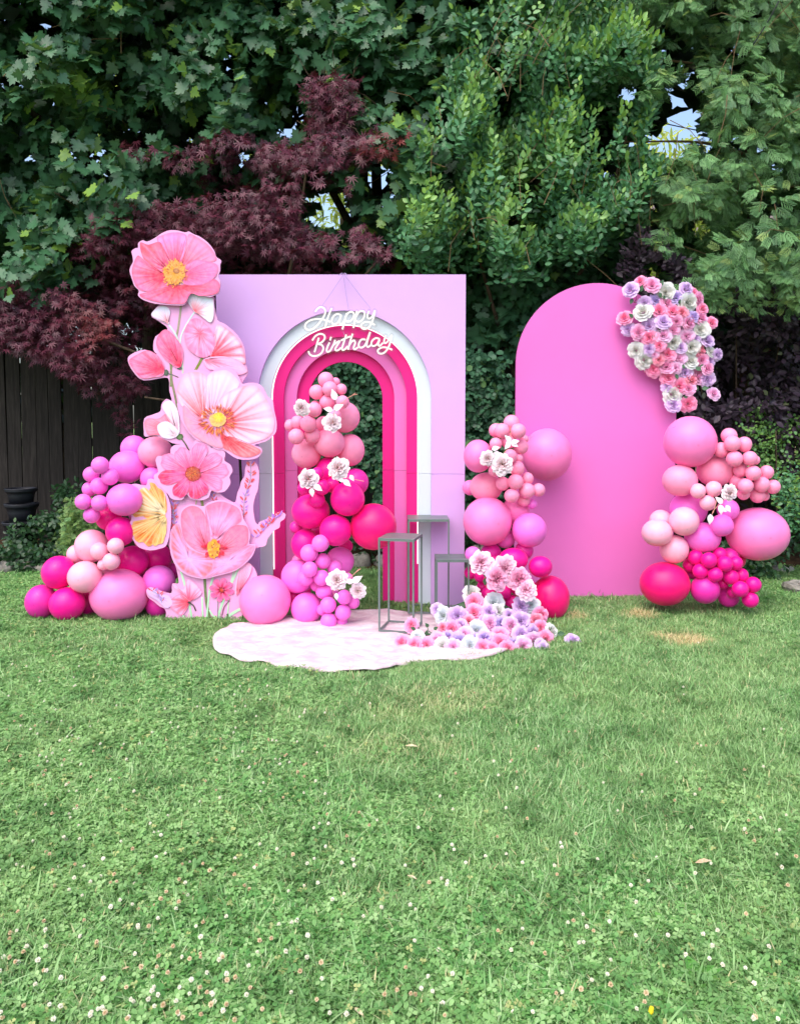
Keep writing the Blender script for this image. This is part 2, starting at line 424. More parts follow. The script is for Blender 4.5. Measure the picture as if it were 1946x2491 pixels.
# ================================================================== RAINBOW ARCH WALL
PY = 5.65                       # front face of the lilac wall
S0 = ppm(PY)
def pz(py, Y=PY): return P(CX, py, Y).z
def pxx(px, Y=PY): return (px - CX) / F_PX * (Y * cP - 0) # refined below
def XZ(px, py, Y): q = P(px, py, Y); return (q.x, q.z)
WX0, _ = XZ(528, 900, PY); WX1, _ = XZ(1132, 900, PY)
WT = XZ(800, 667, PY)[1]
acx, acz = XZ(838, 968, PY)
rad = [r_ / S0 * 1.0 for r_ in (210.6, 180, 150.6, 120.5, 91)]
wall = thing('arch_backdrop', 'square lilac backdrop wall with a recessed rainbow arch cut through it', 'backdrop', ((WX0+WX1)/2, PY, 0))
SEAM = XZ(838, 1153, PY)[1]
def arch_pts(r, z0, n=40, zbase=None):
    pts = [(acx - r, z0)] + [(acx - r*math.cos(math.pi*k/n), acz + r*math.sin(math.pi*k/n)) for k in range(n+1)] + [(acx + r, z0)]
    return pts
def arch_band(r_out, r_in, y0, th, z0, z1=None, n=40):
    """stepped arch layer between two radii; z0 its foot; two leg pieces below the seam, a hoop above it"""
    out = arch_pts(r_out, z0, n); inn = arch_pts(r_in, z0, n); N=len(out)
    V=[]; Fc=[]
    for (a,b) in zip(out,inn):
        V += [(a[0],y0,a[1]),(b[0],y0,b[1]),(b[0],y0+th,b[1]),(a[0],y0+th,a[1])]
    for i in range(N-1):
        for k in range(4):
            k2=(k+1)%4; Fc.append((i*4+k,i*4+k2,(i+1)*4+k2,(i+1)*4+k))
    Fc.append((0,3,2,1)); m=(N-1)*4; Fc.append((m,m+1,m+2,m+3))
    return V,Fc
STEP = .035
g = .0012
# lilac face: upper sheet with the arch hole, lower pieces left and right of it
zt = WT
def face_board(name, z0, z1, hole):
    if hole:
        a = arch_pts(rad[0], z0)
        pts = [(WX0,z0)] + a + [(WX1,z0),(WX1,z1),(WX0,z1)]
        v,f = slab(pts, PY, STEP)
        mesh_obj(name, v, f, M['lilac_paint'], wall)
face_board('upper_board', SEAM+g, zt, True)
for s in (0,1):
    xa,xb = ((WX0, acx-rad[0]),(acx+rad[0], WX1))[s]
    v,f = cbox(xa, xb, PY, PY+STEP, .004, SEAM-g, .0015); mesh_obj('lower_board', v, f, M['lilac_paint'], wall)
for s,(xa,xb) in enumerate(((WX0,WX0+.02),(WX1-.02,WX1))):
    v,f = box(xa,xb,PY+STEP+.001,PY+.24,.004,zt-.002); mesh_obj('side_return', v,f,M['lilac_paint'],wall)
v,f=box(WX0+.021,WX1-.021,PY+STEP+.001,PY+.24,zt-.022,zt-.002); mesh_obj('top_return',v,f,M['lilac_paint'],wall)
bands = [('white_arch',0,1,'white_paint'),('hot_pink_arch',1,2,'hot_paint'),('light_pink_arch',2,3,'mid_paint'),('inner_hot_pink_arch',3,4,'hot_paint')]
for i,(nm,a,b,mt) in enumerate(bands):
    y0 = PY + STEP*(i+1) + .001*(i+1)
    sm = SEAM + (.0,.0,.018,.02)[i]
    ro = rad[a] + (0.012 if i else .012)   # tucked behind the layer in front
    v,f = arch_band(ro, rad[b], y0, STEP, sm+g); mesh_obj(nm, v, f, M[mt], wall)
    for s in (-1,1):
        xs_ = sorted((acx+s*ro, acx+s*rad[b])); v,f = cbox(xs_[0], xs_[1], y0, y0+STEP, .004, sm-g, .001)
        mesh_obj('arch_leg', v, f, M[mt], wall)
# LED line along the white / hot pink step
lr = rad[1] - .005; ly = PY+STEP+.030
pts=[(acx-lr, ly, .30)]+[(acx-lr, ly, z) for z in np.linspace(.5, acz-.01, 8)]
pts+=[(acx-lr*math.cos(math.pi*k/48), ly, acz+lr*math.sin(math.pi*k/48)) for k in range(49)]
pts+=[(acx+lr, ly, z) for z in np.linspace(acz-.02, .34, 8)]
v,f=tube(pts,.0032,6); o=mesh_obj('led_strip', v,f,M['led'],smooth=True)
tag(o,'thin glowing LED strip following the white arch of the backdrop','light strip')

# ================================================================== NEON SIGN
NY = PY - .055
def stroke(pts, closed=False):
    p3=[P(*ZF(x,y),NY) for x,y in pts]; return catmull(p3,6)
HAPPY = [
 [(380,215),(410,175),(455,150),(500,165),(520,210),(505,270),(465,330),(410,400),(340,455),(280,465),(240,430),(250,380),(310,335),(400,315),(480,320),(540,340),(590,355)],
 [(607,165),(580,230),(550,310),(530,380),(520,430)],
 [(735,265),(690,245),(640,270),(612,320),(612,365),(640,390),(690,365),(725,310),(740,260),(718,335),(722,375),(750,385),(785,335)],
 [(815,235),(792,320),(772,400),(756,458)],
 [(792,300),(835,232),(885,215),(915,245),(905,300),(865,342),(820,350),(792,335),(770,345)],
 [(955,205),(935,300),(920,380),(908,438)],
 [(940,290),(985,220),(1040,205),(1065,240),(1050,300),(1010,345),(965,352),(938,335)],
 [(1125,205),(1102,260),(1108,302),(1142,305),(1180,262),(1205,198),(1188,290),(1160,370),(1120,430),(1060,455),(1017,430),(1022,388),(1070,358),(1130,360),(1205,397)]]
BIRTH = [
 [(430,575),(402,670),(370,775)],
 [(340,612),(380,555),(440,522),(498,535),(512,580),(480,630),(425,662),(470,675),(492,720),(470,780),(420,818),(350,828),(302,800),(288,762)],
 [(600,563),(585,612)],
 [(578,640),(550,700),(538,745),(552,770),(585,755),(622,692)],
 [(655,604),(642,650),(622,692)],[(638,672),(680,638),(719,622),(690,670),(658,725),(668,750),(700,745),(738,712)],
 [(809,532),(772,650),(750,722),(765,746),(798,728),(830,690)],[(736,614),(803,580),(868,556)],
 [(897,520),(862,630),(835,740)],[(845,690),(882,632),(918,612),(932,650),(912,708),(928,735),(972,705)],
 [(1078,602),(1022,600),(985,650),(987,700),(1030,708),(1078,660),(1140,495),(1105,610),(1092,685),(1118,700),(1152,672)],
 [(1272,592),(1220,580),(1172,612),(1155,660),(1180,690),(1230,668),(1270,600),(1252,662),(1270,688),(1318,645)],
 [(1355,545),(1332,620),(1347,650),(1387,620),(1438,540),(1417,640),(1380,730),(1320,790),(1260,788),(1248,745),(1300,710),(1370,712),(1445,742)]]
def offset_hull(strokes, y, th, rr):
    """clear board cut to follow the lettering: union silhouette traced on a grid"""
    pts=[]
    for s_ in strokes:
        for p in stroke(s_): pts.append((p.x,p.z))
    pts=np.array(pts); x0,z0=pts.min(0)-rr*1.5; x1,z1=pts.max(0)+rr*1.5; h=.004
    nx_=int((x1-x0)/h)+1; nz=int((z1-z0)/h)+1
    gx,gz=np.meshgrid(x0+np.arange(nx_)*h, z0+np.arange(nz)*h)
    d=np.full(gx.shape,9.)
    for p in pts: d=np.minimum(d,(gx-p[0])**2+(gz-p[1])**2)
    ins=np.sqrt(d)<rr
    V=[];Fc=[];idx={}
    def vid(i,j,b):
        k=(i,j,b)
        if k not in idx: idx[k]=len(V); V.append((x0+(i-.5)*h, y+(th if b else 0), z0+(j-.5)*h))
        return idx[k]
    for j in range(nz):
        for i in range(nx_):
            if not ins[j,i]: continue
            Fc.append((vid(i,j,0),vid(i+1,j,0),vid(i+1,j+1,0),vid(i,j+1,0)))
            Fc.append((vid(i,j+1,1),vid(i+1,j+1,1),vid(i+1,j,1),vid(i,j,1)))
            for di,dj,a,b in ((-1,0,(i,j+1),(i,j)),(1,0,(i+1,j),(i+1,j+1)),(0,-1,(i,j),(i+1,j)),(0,1,(i+1,j+1),(i,j+1))):
                jj,ii=j+dj,i+di
                if jj<0 or ii<0 or jj>=nz or ii>=nx_ or not ins[jj,ii]:
                    Fc.append((vid(*a,0),vid(*a,1),vid(*b,1),vid(*b,0)))
    return V,Fc
sgn = thing('neon_sign', 'glowing white neon sign reading Happy Birthday hung over the arch', 'sign', P(835,800,NY))
for nm, st, rr in (('happy_lettering', HAPPY, .0062), ('birthday_lettering', BIRTH, .0062)):
    part = join(*[tube(stroke(s_), rr, 8) for s_ in st]); mesh_obj(nm, *part, M['neon'], sgn, smooth=True)
    bb = offset_hull(st, NY+.012, .004, .017); mesh_obj('clear_backing', *bb, M['acrylic'], sgn)
for a,b in (((835,668),(783,744)),((835,668),(848,754)),((838,668),(902,750)),((835,806),(838,815))):
    p,q=P(*a,NY+.005),P(*b,NY+.01); v,f=tube([p,(p+q)/2+Vector((0,0,-.003)),q],.0016,5); mesh_obj('hanging_string',v,f,M['string'],sgn)
p=P(835,668,NY); v,f=tube([p+Vector((-.03,-.01,-.004)),p+Vector((-.01,0,.012)),p+Vector((0,.04,.014)),p+Vector((.012,0,.012)),p+Vector((.03,-.01,-.004))],.003,6)
mesh_obj('string_knot',v,f,M['string'],sgn,smooth=True)

# ================================================================== ROUNDED PINK PANEL
AY = 6.02
ax0=XZ(1254,1000,AY)[0]; ax1=XZ(1645,1000,AY)[0]; at_=XZ(1450,688,AY)[1]
r_=(ax1-ax0)/2; cz_=at_-r_; acx2=(ax0+ax1)/2; n=56
pts=[(ax0,.004)]+[(ax0+ (r_-r_*math.cos(math.pi*k/n)), cz_+r_*math.sin(math.pi*k/n)) for k in range(n+1)]+[(ax1,.004)]
pts=list(reversed(pts))
v,f=slab(pts,AY,.03)
pan=thing('rounded_backdrop','tall orchid pink backdrop panel with a rounded top on the lawn','backdrop',(acx2,AY,0))
mesh_obj('board',v,f,M['pink_paint'],pan)
for s in (-1,1):
    v,f=tube([(acx2+s*.3,AY+.035,1.3),(acx2+s*.3,AY+.5,.01)],.014,6); mesh_obj('rear_strut',v,f,M['fence'],pan)

# ================================================================== MAT
outl=[(519,1570),(524,1545),(560,1525),(600,1512),(660,1500),(760,1492),(860,1489),(960,1489),(1060,1492),(1150,1500),(1230,1520),(1280,1550),(1240,1580),(1180,1600),(1085,1603),(1030,1604),(985,1612),(950,1622),(900,1629),(838,1631),(780,1629),(730,1621),(680,1618),(640,1608),(590,1606),(560,1592),(535,1583)]
mo=[G(*p,.03) for p in outl]; mo=smooth_closed([(p.x,p.y,0) for p in mo],5)
MATPOLY=np.array([(p.x,p.y) for p in mo])
mc=Vector((MATPOLY[:,0].mean(),MATPOLY[:,1].mean(),0)); Rn=34; L=len(mo); V=[];Fc=[]
for j in range(Rn+1):
    tt=j/Rn
    for i,p in enumerate(mo):
        q=mc+(p-mc)*tt
        edge=max(0,(tt-.88)/.12)
        z=.034+.004*math.sin(9*q.x+4*q.y)+.004*math.sin(23*q.x-11*q.y+1)+.003*math.sin(31*q.y+7*q.x)+.0022*math.sin(53*q.x+40*q.y)+edge*(.010*math.sin(i*.23)+.006*math.sin(i*.61+1))
        V.append((q.x,q.y,z))
for j in range(Rn):
    for i in range(L): i2=(i+1)%L; Fc.append((j*L+i,j*L+i2,(j+1)*L+i2,(j+1)*L+i))
b0=len(V)
for i in range(L): x_,y_,z_=V[Rn*L+i]; V.append((x_,y_,z_-.012))
for i in range(L): i2=(i+1)%L; Fc.append((Rn*L+i,Rn*L+i2,b0+i2,b0+i))
matt=mesh_obj('fabric_mat',V,Fc,M['mat'],smooth=True); tag(matt,'pale pink wavy-edged crushed fabric mat lying on the grass before the arch','mat')

# ================================================================== METAL STANDS
def stand(cx,cy,w,d,h,rot,label,z0):
    s=thing('display_stand',label,'stand',(cx,cy,z0),'grey metal plinth stands'); s.rotation_euler=(0,0,rot)
    def pc(nm,vf):
        me=bpy.data.meshes.new(nm); me.from_pydata([tuple(q) for q in vf[0]],[],vf[1]); me.materials.append(M['metal'])
        o=bpy.data.objects.new(nm,me); COL.objects.link(o); o.parent=s
    b=.011
    pc('top_plate',cbox(-w/2,w/2,-d/2,d/2,h-.006,h,.001)); 
    for (x0,x1,y0,y1) in ((-w/2,w/2,-d/2,-d/2+b),(-w/2,w/2,d/2-b,d/2),(-w/2,-w/2+b,-d/2+b,d/2-b),(w/2-b,w/2,-d/2+b,d/2-b)):
        pc('top_rail',box(x0,x1,y0,y1,h-.018,h-.0065)); pc('base_rail',box(x0,x1,y0,y1,.001,.011))
    for sx in (-1,1):
        for sy in (-1,1):
            xa=sx*w/2-(b if sx>0 else 0); ya=sy*d/2-(b if sy>0 else 0)
            pc('leg',box(xa,xa+b,ya,ya+b,.0115,h-.0185))
    return s
MZ=.04
p=P(*ZE(45,395),4.95); q=P(*ZE(320,400),4.90)
stand((p.x+q.x)/2+.045,5.06,.235,.25,.605+MZ*.0,R(-14),'middle-height grey metal stand at the front edge of the mat, turned at an angle',MZ)
p=P(*ZE(290,200),5.42); q=P(*ZE(610,197),5.42)
stand((p.x+q.x)/2,5.42+.13,(q.x-p.x),.25,p.z-MZ,R(1),'tallest grey metal stand close to the lilac wall',MZ)
p=P(*ZE(508,512),5.22); q=P(*ZE(766,508),5.22)
stand((p.x+q.x)/2,5.22+.12,(q.x-p.x),.23,p.z-MZ,R(0),'lowest grey metal stand rising out of the heap of roses',MZ)

# ================================================================== BALLOONS
def balloon_mesh():
    V=[];seg=30;rings=18
    V.append((0,0,-1.0))
    for j in range(1,rings):
        th=math.pi*j/rings; r0=math.sin(th); z=-math.cos(th)
        k=1.0
        if z>.0: k=1-.06*z**2; 
        zz=z*(1+.05*max(0,z)**3)
        for i in range(seg):
            a=2*math.pi*i/seg; V.append((r0*k*math.cos(a),r0*k*math.sin(a),zz))
    # neck and tied lip
    for rr,zz in ((.055,1.06),(.035,1.10),(.085,1.16)):
        for i in range(seg):
            a=2*math.pi*i/seg; V.append((rr*math.cos(a),rr*math.sin(a),zz))
    Fc=[(0,1+(i+1)%seg,1+i) for i in range(seg)]
    R_=rings-1+3
    for j in range(R_-1):
        for i in range(seg):
            a=1+j*seg+i;b=1+j*seg+(i+1)%seg; Fc.append((a,b,b+seg,a+seg))
    Fc.append(tuple(1+(R_-1)*seg+i for i in range(seg)))
    return V,Fc
bV,bF=balloon_mesh(); BMESH={}
for k,(m_,_) in BAL.items():
    me=bpy.data.meshes.new('balloon'); me.from_pydata(bV,[],bF); me.materials.append(m_)
    me.polygons.foreach_set('use_smooth',[True]*len(me.polygons)); me.update(); BMESH[k]=me
ALLB=[]
def garland(name,label,items,Yf,Yb,loc):
    """items front to back: (zone, cx, cy, rx, ry, colour[, fixed Y]). Each ball goes as near as the ones before it allow."""
    g_=thing(name,label,'balloon garland',loc,'pink balloon garlands around the backdrops'); rr=random.Random(len(items)); placed=[]
    counts={}
    for it in items:
        zf,cx,cy,rx,ry,c=it[:6]; fix=it[6] if len(it)>6 else None
        px,py=zf(cx,cy); s=ZS[zf]; rpx=(rx+ry)/2/s
        Y=fix if fix else (Yf(px+rpx) if callable(Yf) else Yf)
        for _ in range(80):
            r=rpx/ppm(Y); ctr=P(px,py,Y+ (0 if fix else r))
            if fix: break
            bad=False
            for (c2,r2,qx,qy,qr) in placed:
                if (ctr-c2).length < .86*(r+r2): bad=True;break
                if math.hypot(px-qx,py-qy)<(rpx+qr)*.93 and ctr.y-c2.y < .45*min(r,r2): bad=True;break
            if not bad: break
            Y+=.02
            if Y>Yb: break
        r=rpx/ppm(ctr.y)
        ry_=ry/s/ppm(ctr.y); rx_=rx/s/ppm(ctr.y)
        if ctr.z<ry_*.97: ctr.z=ry_*.97
        placed.append((ctr,r,px,py,rpx))
        o=link('balloon',BMESH[c],g_,ctr)
        o.rotation_euler=(R(-90)+rr.uniform(-.5,.5),rr.uniform(-.5,.5)*.6,rr.uniform(-.35,.35))
        o.scale=(rx_,(rx_+ry_)/2 if abs(rx-ry)<8 else ry_,(rx_+ry_)/2) if abs(rx-ry)<8 else (rx_,ry_,(rx_+ry_)/2)
        if abs(rx-ry)>=8: o.rotation_euler=(R(-90),0,0)
        size='large' if rpx>44 else ('medium' if rpx>26 else 'small')
        o['label']=f'{size} {BAL[c][1]} balloon'
    return placed
D,E_,H_,I_,J_,K_=ZD,ZE,ZH,ZI,ZJ,ZK
c=lambda z,x,y,r,k,*a:(z,x,y,r,r,k,*a)
left=[c(D,790,433,82,'O'),c(D,883,543,80,'O'),c(D,780,630,82,'O'),c(D,630,778,76,'O'),c(D,783,790,76,'O'),c(D,710,903,78,'O'),
 c(D,935,1195,78,'B'),c(D,895,1340,82,'B'),c(D,782,1243,84,'B'),(D,970,1732,273,252,'K',5.40),(D,480,1742,168,160,'M'),(D,645,1487,160,152,'B'),
 c(D,1097,1340,150,'M'),(D,400,1445,158,162,'M'),(D,235,1720,148,162,'V'),c(D,705,520,75,'O'),c(D,690,658,70,'O'),(D,1045,448,168,155,'O'),
 (D,1020,758,168,155,'O'),c(D,985,1058,140,'M'),c(D,710,1195,157,'B'),c(D,1345,1530,155,'O'),c(D,820,1370,55,'B'),(D,1310,310,160,150,'S'),
 c(D,1285,560,115,'O'),c(D,1110,275,125,'O'),c(D,565,1270,88,'B'),c(D,1330,1310,140,'M'),c(D,870,930,120,'M'),c(D,880,1450,115,'S'),
 c(D,660,1740,120,'M'),c(D,1340,1800,125,'V'),c(D,1150,1480,110,'V'),c(D,1450,1440,90,'V'),c(D,760,1640,110,'H'),c(D,1180,880,120,'O'),c(D,1240,1120,130,'M')]
garland('balloon_garland','tumbling garland of orchid, blush and fuchsia balloons left of the flower cutout',left,lambda e_: 5.20 if e_<350 else 5.40,6.2,(-1.9,5.5,0))
cen=[c(H_,455,858,102,'S'),c(H_,715,430,93,'S'),c(H_,553,470,92,'S'),c(H_,683,590,97,'S'),c(H_,525,685,92,'S'),c(H_,305,1012,98,'S'),c(H_,665,318,95,'S'),
 c(H_,500,1000,102,'S'),(H_,710,1090,190,178,'S'),c(H_,870,590,82,'S'),c(H_,855,435,68,'S'),c(H_,785,345,55,'S'),c(H_,320,840,85,'S'),c(H_,235,875,75,'S'),c(H_,640,860,100,'S'),
 c(H_,780,750,75,'S'),c(H_,890,775,192,'S'),c(H_,430,1220,182,'S'),(H_,965,1178,175,198,'S'),c(H_,540,640,68,'S'),
 c(I_,852,472,83,'O'),c(I_,745,565,86,'O'),c(I_,750,718,76,'O'),c(I_,875,640,76,'O'),c(I_,862,798,77,'O'),c(I_,925,1055,78,'O'),c(I_,930,1210,79,'O'),(I_,885,930,80,70,'O'),
 c(I_,1065,1125,77,'O'),c(I_,1075,980,72,'O'),c(I_,985,700,75,'O'),c(I_,715,800,74,'O'),c(I_,870,1100,55,'O'),c(I_,1050,1215,58,'O'),c(I_,1160,1030,62,'O'),c(I_,815,870,60,'O'),
 c(H_,620,1630,100,'M'),c(H_,565,1465,80,'M'),c(H_,560,1785,98,'M'),(I_,330,1022,247,240,'K'),(I_,995,348,155,148,'M'),c(H_,930,1775,212,'M'),(I_,640,785,162,162,'O'),(I_,720,1090,150,155,'O'),
 (I_,710,480,138,148,'M'),c(I_,1350,315,222,'H'),(I_,760,170,182,165,'M'),c(H_,745,1610,90,'M'),c(H_,400,1645,82,'M'),c(I_,1035,640,137,'O'),c(H_,715,1430,175,'M'),c(H_,1020,1570,170,'V'),
 c(I_,1090,500,68,'M'),c(I_,645,640,65,'K'),c(I_,1110,800,50,'K'),c(I_,940,900,90,'O'),c(I_,620,320,60,'V'),c(I_,600,980,80,'M'),c(I_,830,400,90,'M')]
garland('balloon_garland','tall garland of salmon, fuchsia and orchid balloons climbing inside the rainbow arch',cen,5.12,5.95,(-.45,5.5,0))
mid=[c(J_,820,1025,103,'S'),c(J_,968,1140,105,'S'),(J_,770,1205,97,93,'S'),c(J_,1118,1130,88,'S'),c(J_,975,980,80,'S'),c(J_,655,1048,92,'S'),c(J_,835,850,102,'S'),c(J_,855,365,101,'S'),
 c(J_,645,360,98,'S'),c(J_,768,258,104,'S'),c(J_,735,490,104,'S'),c(J_,890,570,98,'S'),c(J_,750,690,92,'S'),c(J_,567,355,92,'S'),c(J_,930,1262,82,'S'),c(J_,865,720,55,'S'),c(J_,930,470,60,'S'),
 c(J_,565,530,82,'S'),c(J_,545,880,78,'S'),c(J_,600,870,82,'S'),(J_,455,1535,318,322,'K'),(J_,335,690,190,215,'K'),(J_,440,1090,214,190,'S'),
 (E_,1005,0,0.1,0.1,'O') if False else c(J_,1000,1650,226,'O'),(J_,1225,670,322,342,'K',5.80),c(J_,815,1410,185,'K'),c(J_,230,1100,100,'K'),c(J_,1035,1310,68,'O'),c(J_,690,1760,130,'O'),
 c(E_,910,775,57,'M'),c(E_,1030,765,57,'M'),c(E_,1090,840,62,'M'),c(E_,855,630,60,'M'),(E_,1100,510,115,92,'M'),(E_,1385,805,150,175,'H'),(E_,1310,565,92,84,'M'),c(E_,870,720,52,'M'),
 c(E_,775,610,52,'M'),c(E_,960,545,60,'M'),c(E_,1060,890,60,'M'),c(E_,1190,930,62,'M'),c(E_,1185,440,72,'V'),c(E_,930,460,80,'V'),c(E_,1150,700,90,'M'),c(E_,1000,900,70,'V'),c(E_,1230,750,80,'M'),c(E_,790,470,62,'O')]
garland('balloon_garland','garland of salmon, orchid and fuchsia balloons between the lilac wall and the rounded panel',mid,5.25,5.82,(.5,5.6,0))
rgt=[c(K_,1030,378,84,'S'),c(K_,1052,537,83,'S'),c(K_,1245,685,80,'S'),c(K_,1333,803,83,'S'),c(K_,1165,820,80,'S'),c(K_,995,298,82,'S'),(K_,1155,388,74,82,'S'),c(K_,1210,532,77,'S'),c(K_,915,445,80,'S'),
 c(K_,1383,678,74,'S'),c(K_,1450,828,76,'S'),c(K_,1290,918,79,'S'),c(K_,1115,655,76,'S'),c(K_,1265,550,50,'S'),c(K_,1075,770,78,'S'),c(K_,1145,900,66,'S'),c(K_,1365,925,50,'S'),
 c(K_,835,850,84,'B'),c(K_,672,872,80,'B'),c(K_,773,995,82,'B'),c(K_,920,1228,117,'O'),(K_,528,1185,154,152,'B'),(K_,247,1305,158,142,'B'),(K_,425,1475,148,152,'B'),
 c(K_,590,360,267,'K'),(K_,485,762,180,165,'S'),(K_,850,665,188,165,'S'),(K_,328,1835,258,230,'H'),
 c(K_,787,1590,83,'M'),c(K_,952,1628,83,'M'),c(K_,697,1703,80,'M'),c(K_,1012,1762,82,'M'),c(K_,1110,1890,86,'M'),c(K_,1245,1845,83,'M'),c(K_,1215,2000,85,'M'),
 (K_,1290,1318,316,278,'K'),c(K_,650,1560,80,'M'),c(K_,852,1740,78,'M'),c(K_,1065,1620,73,'M'),c(K_,1120,1745,75,'M'),c(K_,900,1530,75,'M'),(K_,720,1355,185,160,'O'),
 c(K_,285,1180,115,'B'),c(K_,575,1060,190,'O'),c(K_,985,1065,112,'O'),c(K_,745,1895,150,'V'),c(K_,1000,1560,100,'V'),c(K_,930,1830,62,'M'),c(K_,1035,1925,62,'M'),c(K_,990,1970,110,'V'),c(K_,590,1640,75,'M'),
 c(K_,1050,1580,115,'H'),c(K_,620,1700,90,'V'),c(K_,860,1680,120,'V')]
garland('balloon_garland','garland of salmon, bubblegum and fuchsia balloons right of the rounded panel',rgt,5.38,6.05,(1.9,5.8,0))

# ================================================================== PRINTED FLOWER CUTOUT
FY = 5.36
cut = thing('flower_cutout','tall layered pink board cutout of giant watercolour poppies and a daisy left of the arch','cutout',(-1.35,FY,0))
SILH=[(400,735),(368,765),(385,780),(408,800),(378,818),(373,850),(382,862),(352,850),(318,862),(311,878),(325,905),(350,925),(400,918),(411,925),(412,950),(418,975),
 (405,970),(393,983),(390,1000),(372,1008),(351,1018),(350,1050),(354,1062),(380,1060),(420,1078),(440,1083),(425,1110),(415,1150),(400,1240),(405,1320),
 (409,1326),(424,1366),(435,1417),(419,1420),(417,1443),(398,1440),(378,1433),(365,1429),(356,1436),(360,1453),(375,1464),(388,1475),(401,1482),(404,1495),(400,1510),(414,1519),
 (497,1521),(577,1512),(590,1490),(600,1440),(625,1410),(620,1385),(608,1372),(597,1362),(606,1345),(618,1335),(632,1331),(646,1327),(651,1311),(667,1291),(680,1283),(682,1270),(692,1262),(694,1250),(677,1246),
 (662,1257),(644,1265),(631,1270),(627,1276),(620,1266),(616,1232),(622,1205),(628,1188),(630,1146),(622,1126),(607,1121),(597,1136),(595,1158),(587,1170),(583,1186),(577,1200),(572,1222),
 (556,1216),(541,1206),(533,1195),(540,1170),(550,1130),(545,1085),(560,1010),(590,930),(603,908),(599,887),(597,865),(593,842),(577,814),(548,788),(529,777),(521,740),(518,720),(480,730)]
def XZl(px,py,Y): q=P(px,py,Y); return (q.x,q.z)
def board(pts,Y,th,name,mat='cutout',par=cut,sm=3):
    p=[XZl(a,b,Y) for a,b in pts]
    # outline runs clockwise or not: slab handles the faces; smooth it a little
    p=[(v.x,v.y) for v in smooth_closed([(a,b,0) for a,b in p],sm)]
    # make it counter clockwise
    ar=sum(p[i-1][0]*p[i][1]-p[i][0]*p[i-1][1] for i in range(len(p)))
    if ar<0: p=p[::-1]
    V,Fc=slab(p,Y,th)
    return mesh_obj(name,V,Fc,M[mat],par)
backb=board(SILH,FY,.010,'backing_board')
prng=random.Random(5)
def vnoise(seed,n):
    r_=random.Random(seed); ph=[(r_.uniform(0,6.28),r_.uniform(.6,1)) for _ in range(4)]
    return lambda u: sum(a*math.sin(u*6.28*f+p) for (p,a),f in zip(ph,(3,7,13,23)))/3.2
